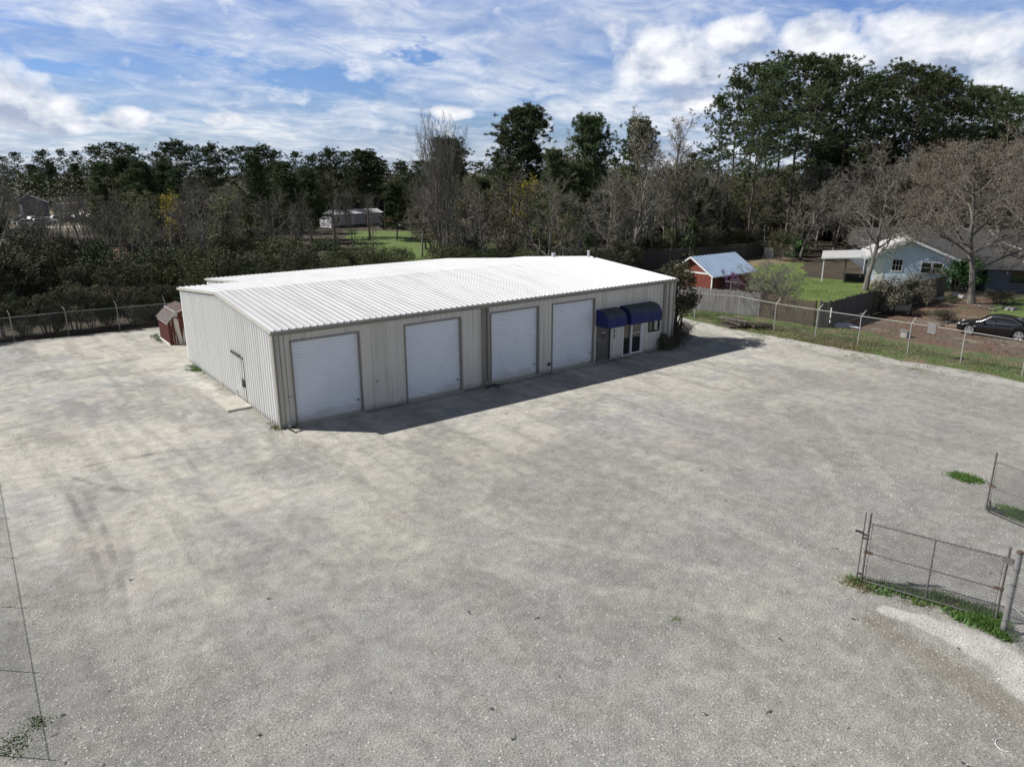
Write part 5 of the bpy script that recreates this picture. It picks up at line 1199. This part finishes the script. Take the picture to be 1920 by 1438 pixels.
lib('greybush', shrub(125, 3.0, 2.2, nl=34, nleaf=150, ls=.16, hollow=.5, low=.08), B, M['leafgrey'] if 'leafgrey' in M else simple('grey_green_leaves', (.085,.082,.055), (.15,.14,.10), 1.5, .7, kind='obj'), 3.0)
yard('greybush', 1668, 586, 2.9, 'grey-leaved rounded bush against the mossy board fence', wide=1.0, name='broadleaf_shrub')
yard('greybush', 1722, 572, 2.7, 'dull grey-green bush right of the rounded one along the mossy fence', wide=.9, name='broadleaf_shrub')
lib('greenbush', shrub(126, 2.6, 1.5, nl=26, nleaf=170, ls=.14, hollow=.5, low=.1), B, simple('bright_green_leaves', (.03,.085,.02), (.06,.14,.035), 1.5, .6, kind='obj'), 2.6)
yard('greenbush', 1800, 545, 3.2, 'bright green bush left of the pale oak trunk', wide=1.3, name='broadleaf_shrub')
yard('low0', 1785, 568, .7, 'small low bush among the white rocks', wide=1.6, name='low_shrub')
yard('thin0', 1735, 538, 3.2, 'thin twiggy shrub in front of the bungalow windows', wide=.9, name='twiggy_shrub')
yard('low0', 1655, 530, 1.4, 'dark shrub by the white door of the bungalow', wide=1.1, name='low_shrub')
yard('greenbush', 1488, 482, 3.2, 'green bush in front of the long rear fence', wide=1.2, name='broadleaf_shrub')
yard('twiggy', 1875, 570, 1.2, 'low heap of grey brush between the two right-hand oaks', wide=2.6, name='brush_heap', cat='brush')
yard('twiggy', 1765, 602, .9, 'brush of fallen twigs left of the black car', wide=2.4, name='brush_heap', cat='brush')
def branch(p0, p1, r, label):
    rg = random.Random(len(label)); mb = MB(); a, b = V(p0), V(p1); pts = [a.lerp(b, k/5)+V((rg.gauss(0,.06), rg.gauss(0,.06), r+abs(rg.gauss(0,.05)))) for k in range(6)]
    mb.tube(pts, [r*(1-.12*k) for k in range(6)], 5)
    for k in (2, 3, 4): mb.tube([pts[k], pts[k]+V((rg.gauss(0,.5), rg.gauss(0,.5), abs(rg.gauss(.1,.2))))], [r*.5, r*.2], 4)
    tag(mb.build('fallen_branch', M['oakbark']), label, 'branch')
for (a, b, lab) in (((1758,612),(1805,598),'pale fallen branch lying left of the black car'), ((1772,606),(1790,594),'short fallen branch crossing the brush left of the car'), ((1830,575),(1862,584),'pale fallen branch right of the pale oak trunk'), ((1862,584),(1892,577),'fallen branch running towards the right-hand oak')):
    branch(ground_at(*a), ground_at(*b), .07, lab)
q0, q1 = column_at(200, 55.6), column_at(285, 55); branch((q0.x, q0.y, 2.6), (q1.x, q1.y, 1.5), .06, 'pale leaning dead bough in the dark bushes behind the left back fence')

# ---------------------------------------------------------------- grass and weeds
def tufts(name, spots, mat, label, h=.16, wd=.03, blades=16, cat='grass', seed=1, spread=.12):
    rg = random.Random(seed); mb = MB()
    for (x, y) in spots:
        hh = h*rg.uniform(.5, 1.4)
        for _ in range(blades):
            a = rg.uniform(0, 6.28); l = rg.uniform(.2, 1)*hh*.8; bx, by = x+rg.gauss(0, spread), y+rg.gauss(0, spread); zt = hh*rg.uniform(.55, 1.1)
            px_, py_ = -math.sin(a)*wd/2, math.cos(a)*wd/2
            mb.face([(bx-px_, by-py_, .0), (bx+px_, by+py_, .0), (bx+math.cos(a)*l, by+math.sin(a)*l, zt)])
    return tag(mb.build(name, mat), label, cat, kind='stuff')
def in_poly(x, y, pl):
    c = False; j = len(pl)-1
    for i in range(len(pl)):
        if (pl[i][1] > y) != (pl[j][1] > y) and x < (pl[j][0]-pl[i][0])*(y-pl[i][1])/(pl[j][1]-pl[i][1])+pl[i][0]: c = not c
        j = i
    return c
def scatter(pl, n, seed, clump=0):
    rg = random.Random(seed); xs = [p[0] for p in pl]; ys = [p[1] for p in pl]; out = []; cs = []
    while len(out) < n:
        if clump and cs and rg.random() < .75:
            c = rg.choice(cs); x, y = c[0]+rg.gauss(0, clump), c[1]+rg.gauss(0, clump)
        else:
            x, y = rg.uniform(min(xs), max(xs)), rg.uniform(min(ys), max(ys))
        if in_poly(x, y, pl):
            out.append((x, y))
            if clump and rg.random() < .12: cs.append((x, y))
    return out
gp_ = [ground_at(*p) for p in ((1590,1082),(1650,1092),(1760,1115),(1868,1150),(1890,1180),(1935,1235),(1915,1215),(1870,1192),(1800,1165),(1760,1140),(1690,1128),(1640,1112),(1600,1096))]
gpl = [(p.x, p.y) for p in gp_]
tufts('weeds', scatter(gpl, 900, 1, .10), M['weedgrass'], 'bright green weeds growing along the foot of the near gate', .13, .03, 14, seed=2, spread=.07)
gp2 = [(p.x, p.y) for p in (ground_at(*q) for q in ((1560,1078),(1620,1088),(1640,1112),(1700,1132),(1650,1122),(1590,1100)))]
tufts('dry_weeds', scatter(gp2, 110, 3, .1), M['drygrass'], 'dry thin weeds at the left end of the near gate', .07, .02, 9, seed=4)
def patch(px, py, rx, ry, n, label, h=.1, m='weedgrass'):
    q = ground_at(px, py); rg = random.Random(px); tufts('weeds', [(q.x+rg.gauss(0, rx), q.y+rg.gauss(0, ry)) for _ in range(n)], M[m], label, h, .03, 14, seed=px, spread=.09)
tufts('dry_weeds', [(p_[0]+rnd.gauss(0,.12), p_[1]+rnd.gauss(0,.12)) for p_ in scatter(gpl, 160, 21, .2)], M['drygrass'], 'straw-dry weeds thinning out around the green ones at the near gate', .06, .018, 9, seed=22)
patch(1812, 897, .17, .24, 150, 'round green weed patch on the gravel left of the far gate', .09)
patch(1912, 966, .20, .28, 160, 'green weed patch at the foot of the far gate', .10)
patch(368, 692, .14, .40, 60, 'green weeds against the side wall of the warehouse', .09)
patch(455, 705, .1, .9, 50, 'thin weeds scattered along the side wall of the warehouse', .08, 'drygrass')
patch(515, 800, .10, .30, 40, 'thin weeds at the near corner of the warehouse', .05, 'drygrass')
patch(72, 1352, .07, .10, 14, 'weed tuft on the gravel near the lower left corner, farther one', .03)
patch(20, 1400, .14, .16, 26, 'low weeds at the lower left corner of the gravel', .03)
patch(298, 636, .10, .8, 50, 'weeds along the left wall of the peeling storage shed', .08)
patch(1265, 1160, .03, .03, 5, 'single weed sprig on the gravel left of the sand strip', .04)
vp = [(33.3,-30),(33.2,-16.4),(32.9,-10.5),(32.6,-5.5),(32.4,0),(32.8,4),(33.3,7.2),(34,16),(36,16),(37,2.4),(37.3,-3),(37.2,-8),(37.4,-13),(38,-20),(38,-30)]
tufts('verge_grass', scatter(vp, 5200, 5, .35), M['grass'], 'green grass tufts along the foot of the board fences and wire fence', .085, .035, 12, seed=6, spread=.17)
tufts('verge_dry_grass', scatter(vp, 2200, 7, .5), M['drygrass'], 'straw-coloured grass tufts mixed into the right-hand verge', .12, .03, 10, seed=8, spread=.16)
lp = [(37.6,2.4),(38,-2.0),(44.5,-1.6),(58,-1.2),(60,12),(66,17),(58,20),(50,16.5),(44,14.6),(38,13.6)]
tufts('lawn_grass', scatter(lp, 1400, 9, .8), M['grass'], 'longer grass tufts in the bright back lawn', .07, .06, 7, seed=10, spread=.3)
eg = [(32.2, 3.0-.9*k+rnd.gauss(0, .3)) for k in range(20)]
tufts('edge_weeds', [(x+rnd.gauss(-.3, .4), y+rnd.gauss(0, .3)) for x, y in eg for _ in range(4)], M['drygrass'], 'thin weeds creeping from the verge over the pale crushed stone', .10, .03, 9, seed=12)
ed_ = [(31.2, -.5), (31.6, -1.4), (31.3, -2.2), (31.0, -8.3), (31.4, -9.0), (30.9, -12.0), (31.5, -12.5)]
tufts('lot_weeds', [(x+rnd.gauss(0, .35), y+rnd.gauss(0, .35)) for x, y in ed_ for _ in range(14)], M['weedgrass'], 'straggling weeds on the gravel near the right-hand verge', .05, .03, 8, seed=13)
rg = random.Random(91); mb = MB(); yp = [(37.6,-30),(38.0,-12),(37.2,-7.5),(37.6,-3.4),(44,-3.1),(58,-2.6),(60,-5.5),(50,-9.5),(55,-14),(60,-24),(60,-30)]
for x, y in scatter(yp, 9000, 92, .7):
    mb.mi = 0 if math.sin(x*.9+y*.6)+rg.gauss(0, .8) > 0 else 1
    leaf_quad(mb, V((x, y, .02+rg.random()*.03)), rg.uniform(.06, .16), rg, 1.5)
tag(mb.build('fallen_leaves', [simple('rusty_leaves', (.21,.105,.055), (.14,.075,.045), 4, .9), simple('straw_leaves', (.32,.24,.155), (.22,.165,.11), 4, .9)]), 'rusty fallen leaves and straw on the ground around the black car', 'fallen leaves', kind='stuff')
# ---------------------------------------------------------------- loose stones
def stones(name, n, fn, mat, s0, s1, label, seed, kind='stuff', cat='gravel'):
    rg = random.Random(seed); mb = MB()
    for _ in range(n):
        x, y = fn(rg); s = rg.uniform(s0, s1)*rg.uniform(.6, 1.2); a = rg.uniform(0, 6.28); ca, sa = math.cos(a), math.sin(a); e = rg.uniform(.5, 1); f = rg.uniform(.35, .7)
        P_ = [(s*ca, s*sa, s*.1), (-s*e*sa, s*e*ca, s*.15), (-s*ca, -s*sa, s*.05), (s*e*sa, -s*e*ca, s*.1), (rg.gauss(0,.2)*s, rg.gauss(0,.2)*s, s*f)]
        mb.faces([(x+p[0], y+p[1], p[2]) for p in P_], [(0,1,4),(1,2,4),(2,3,4),(3,0,4)])
    return tag(mb.build(name, mat), label, cat, kind=kind)
def near(rg):
    while True:
        px, py = rg.uniform(-60, 1980), 720+rg.random()**.8*760
        q = ground_at(px, py)
        if not (0 < q.x < 25 and q.y > -.2): return q.x, q.y
def stretchy(rg):
    while True:
        q = ground_at(rg.gauss(200, 170), rg.uniform(1080, 1460))
        return q.x, q.y
stones('pale_stones', 3200, near, M['chip'], .010, .030, 'pale stone chips scattered over the gravel lot', 1)
stones('pale_stones_left', 1500, stretchy, M['chip'], .010, .030, 'pale coarse stones in the lower left of the gravel lot', 2).name = 'coarse_stones'
stones('dark_stones', 5200, near, simple('dark_stone', (.16,.155,.15), (.10,.098,.095), 8, .9), .008, .024, 'dark stone chips scattered over the gravel lot', 3)
def gateside(rg):
    q = ground_at(rg.gauss(1640, 140), rg.gauss(960, 60)); return q.x, q.y
stones('gate_stones', 700, gateside, M['chip'], .012, .032, 'pale coarse stones around the open gate', 4)
rg = random.Random(77); mb = MB()
for _ in range(46):
    x, y = near(rg); a = rg.uniform(0, 6.28); l = rg.uniform(.04, .16)
    mb.tube([(x, y, .012), (x+math.cos(a)*l*.5, y+math.sin(a)*l*.5, .02), (x+math.cos(a+.5)*l, y+math.sin(a+.5)*l, .012)], [.006, .008, .004], 4)
    if rg.random() < .4: mb.faces([(x, y, .01), (x+.05, y+.02, .03), (x+.03, y+.06, .015), (x-.03, y+.03, .025)], [(0,1,2,3)])
tag(mb.build('twig_litter', M['dark']), 'small dark twigs and leaves scattered over the gravel', 'twigs', kind='stuff')
q = ground_at(1885, 1397); mb = MB(); pts = [(q.x+.16*math.cos(t)*1.2, q.y+.16*math.sin(t), .012) for t in [k*.3+.6 for k in range(12)]]; mb.tube(pts, .007, 6); tag(mb.build('plastic_hoop', M['white']), 'thin curved white plastic strip on the gravel at the lower right', 'plastic strip')

# ---------------------------------------------------------------- light, sky, camera
sun_dir = V((-3.2, 3.0, 4.2)).normalized()
sun = bpy.data.lights.new('sun', 'SUN'); sun.energy = 5.0; sun.angle = R(.55); sun.color = (1, .97, .92)
so = bpy.data.objects.new('sun', sun); COL.objects.link(so); so.rotation_euler = sun_dir.to_track_quat('Z', 'Y').to_euler(); so.location = (-20, 20, 40)
wd = bpy.data.worlds.new('World'); scene.world = wd; wd.use_nodes = True; nt = wd.node_tree; bg = nt.nodes['Background']
sky = nd(nt, 'ShaderNodeTexSky'); sky.sky_type = 'NISHITA'; sky.sun_disc = False; sky.sun_elevation = math.asin(sun_dir.z); sky.sun_rotation = math.atan2(sun_dir.x, sun_dir.y); sky.air_density = 1.2; sky.dust_density = .4; sky.ozone_density = 2.5
tc = nd(nt, 'ShaderNodeTexCoord').outputs['Generated']
sx = nd(nt, 'ShaderNodeSeparateXYZ'); nt.links.new(tc, sx.inputs[0])
az = math_(nt, 'MULTIPLY', math_(nt, 'ARCTAN2', sx.outputs[0], sx.outputs[1]), 180/PI)
el = math_(nt, 'MULTIPLY', math_(nt, 'ARCSINE', sx.outputs[2]), 180/PI)
elc = math_(nt, 'MAXIMUM', el, .0)
# cloud layer plane: direction / height, so that streaks flatten towards the horizon
hz = math_(nt, 'ADD', math_(nt, 'MAXIMUM', sx.outputs[2], 0.0), .20)
cp = nd(nt, 'ShaderNodeCombineXYZ'); nt.links.new(math_(nt, 'DIVIDE', sx.outputs[0], hz), cp.inputs[0]); nt.links.new(math_(nt, 'DIVIDE', sx.outputs[1], hz), cp.inputs[1])
def mapped(sc, rot=0, loc=(0,0,0)):
    mp = nd(nt, 'ShaderNodeMapping'); nt.links.new(cp.outputs[0], mp.inputs['Vector']); mp.inputs['Scale'].default_value = sc; mp.inputs['Rotation'].default_value = (0,0,rot); mp.inputs['Location'].default_value = loc; return mp.outputs[0]
wv = nd(nt, 'ShaderNodeCombineXYZ'); nt.links.new(az, wv.inputs[0]); nt.links.new(math_(nt, 'MULTIPLY', el, 2.0), wv.inputs[1])
wn1 = noise(nt, wv.outputs[0], .22, 7, .62); wn2 = noise(nt, wv.outputs[0], .31, 7, .62, .4)
azw = math_(nt, 'ADD', az, math_(nt, 'MULTIPLY', math_(nt, 'SUBTRACT', wn1, .5), 13.0)); elw = math_(nt, 'ADD', el, math_(nt, 'MULTIPLY', math_(nt, 'SUBTRACT', wn2, .5), 3.6))
def blob(a, e, ra, re_, warp=True):
    u = math_(nt, 'DIVIDE', math_(nt, 'SUBTRACT', azw if warp else az, a), ra); v = math_(nt, 'DIVIDE', math_(nt, 'SUBTRACT', elw if warp else el, e), re_)
    d = math_(nt, 'SQRT', math_(nt, 'ADD', math_(nt, 'MULTIPLY', u, u), math_(nt, 'MULTIPLY', v, v)))
    return math_(nt, 'SUBTRACT', 1.0, d, clamp=True)
def summed(lst):
    r = lst[0]
    for q in lst[1:]: r = math_(nt, 'ADD', r, q)
    return r
n_big = noise(nt, mapped((.62, .74, 1), .3), 1.0, 6, .55, .3)
n_st = noise(nt, mapped((.70, 1.25, 1), -.55), 1.15, 8, .58, .6)
n_fine = noise(nt, mapped((2.4, 3.0, 1), .1), 1.9, 7, .64, .5)
veil = math_(nt, 'ADD', math_(nt, 'MULTIPLY', n_big, .45), math_(nt, 'ADD', math_(nt, 'MULTIPLY', n_st, .33), math_(nt, 'MULTIPLY', n_fine, .22)))
holes = summed([math_(nt, 'MULTIPLY', blob(*b), k) for b, k in (((23.5,6.3,6,1.3),.26), ((29.5,8.4,3.0,.9),.26), ((7.5,6.2,3.0,.8),.17), ((17,7.8,4,.5),.10), ((9.5,4.2,3,.6),.14), ((24,4.8,5,.6),.12), ((51,5.9,2.2,.7),.15), ((57,7.2,2.5,.8),.10), ((69,6.8,3,1.0),.14), ((39,5.4,4,.7),.12), ((4,9.0,5,.6),.12), ((33,3.4,12,1.2),.08), ((12,2.4,14,1.2),.10), ((26,10.2,4,.9),.06), ((35,7.6,3,.9),.08))])
veil = math_(nt, 'SUBTRACT', veil, holes)
cov = ramp(nt, veil, (.365, .03), (.46, .52), (.60, .94))
shade = ramp(nt, math_(nt, 'ADD', math_(nt, 'MULTIPLY', n_fine, .50), math_(nt, 'MULTIPLY', n_st, .50)), (.38, (.32,.41,.60)), (.49, (.53,.60,.74)), (.61, (.84,.86,.89)))
# cumulus heaps at their own bearings and heights
cu_v = nd(nt, 'ShaderNodeCombineXYZ'); nt.links.new(az, cu_v.inputs[0]); nt.links.new(math_(nt, 'MULTIPLY', el, 1.45), cu_v.inputs[1])
cn = noise(nt, cu_v.outputs[0], .32, 8, .50, .15)
cv2 = nd(nt, 'ShaderNodeVectorMath', operation='ADD'); nt.links.new(cu_v.outputs[0], cv2.inputs[0]); cv2.inputs[1].default_value = (-.55, 1.0, 0)
cn2 = noise(nt, cv2.outputs[0], .36, 5, .54, .15)
CB = [(50.0,7.2,6.0,3.0),(47.6,7.6,3.4,2.6),(53.4,8.7,3.8,2.0),(58.3,8.5,3.4,2.1),(60.5,6.8,4.5,1.7),(66,7.6,6.5,3.4),(71.5,5.4,5,2.6),(50.5,4.9,3.2,.9),(3.5,4.3,6.0,2.5),(6.8,3.6,3.0,1.7),(10.8,3.5,2.6,.95),(17,3.6,2.0,.6),(33,4.4,2.2,.7)]
cmask = None
for b in CB:
    q_ = blob(*b, False); cmask = q_ if cmask is None else math_(nt, 'MAXIMUM', cmask, q_)
cd = math_(nt, 'ADD', math_(nt, 'MULTIPLY', cmask, .95), math_(nt, 'MULTIPLY', math_(nt, 'SUBTRACT', cn, .5), 1.25))
calpha = ramp(nt, cd, (.13, 0), (.30, .58), (.56, .94))
lit = math_(nt, 'ADD', math_(nt, 'MULTIPLY', math_(nt, 'SUBTRACT', cn, cn2), 2.4), .60)
dark_ = summed([math_(nt, 'MULTIPLY', blob(*b), k) for b, k in (((3.5,3.2,7,1.5),.75),((37.5,8.6,3.4,2.2),.75),((66,6.2,7,2.4),.5),((52,5.6,8,1.3),.45),((10.8,3.0,2.8,.7),.5))])
lit = math_(nt, 'SUBTRACT', lit, dark_)
ccol = ramp(nt, lit, (.0, (.36,.42,.56)), (.35, (.58,.63,.72)), (.62, (.75,.77,.83)), (.95, (.92,.92,.94)))
blue = nd(nt, 'ShaderNodeMix', data_type='RGBA', blend_type='MULTIPLY'); blue.inputs[0].default_value = 1
nt.links.new(sky.outputs[0], blue.inputs[6]); blue.inputs[7].default_value = (.046, .062, .105, 1)
# unseen sky above the view is dimmed to hold down the fill light
top_ = ramp(nt, math_(nt, 'DIVIDE', el, 90), (.13, .92), (.34, .21))
col = mix(nt, cov, blue.outputs[2], shade); col = mix(nt, calpha, col, ccol)
gm = summed([math_(nt, 'MULTIPLY', blob(*b), k) for b, k in (((38.5,8.6,5,2.6),.5),((34,10.5,4,1.2),.3),((44,10.2,5,1.6),.25),((14,9.6,4,1.2),.2),((26.5,10.4,3,1.0),.35),((69,4.2,6,1.2),.3))])
col = mix(nt, gm, col, (.36,.44,.60))
col = mix(nt, 1.0, col, top_, 'MULTIPLY')
nt.links.new(col, bg.inputs['Color']); bg.inputs['Strength'].default_value = 1.0
cam = bpy.data.cameras.new('camera'); co = bpy.data.objects.new('camera', cam); COL.objects.link(co)
cam.sensor_width = 36; cam.lens = 36*FPX/1920; cam.clip_start = .2; cam.clip_end = 5000
co.matrix_world = Matrix(((Rt.x, Up.x, -Fw.x, CAM.x), (Rt.y, Up.y, -Fw.y, CAM.y), (Rt.z, Up.z, -Fw.z, CAM.z), (0,0,0,1)))
scene.camera = co
vs = scene.view_settings; vs.view_transform = 'Standard'; vs.look = 'None'; vs.exposure = .28; vs.gamma = 1
scene.render.engine = 'CYCLES'; scene.cycles.max_bounces = 6; scene.cycles.diffuse_bounces = 3; scene.cycles.glossy_bounces = 2; scene.cycles.use_denoising = True; scene.cycles.denoiser = 'OPENIMAGEDENOISE'; scene.cycles.denoising_input_passes = 'RGB_ALBEDO_NORMAL'; scene.cycles.denoising_prefilter = 'ACCURATE'
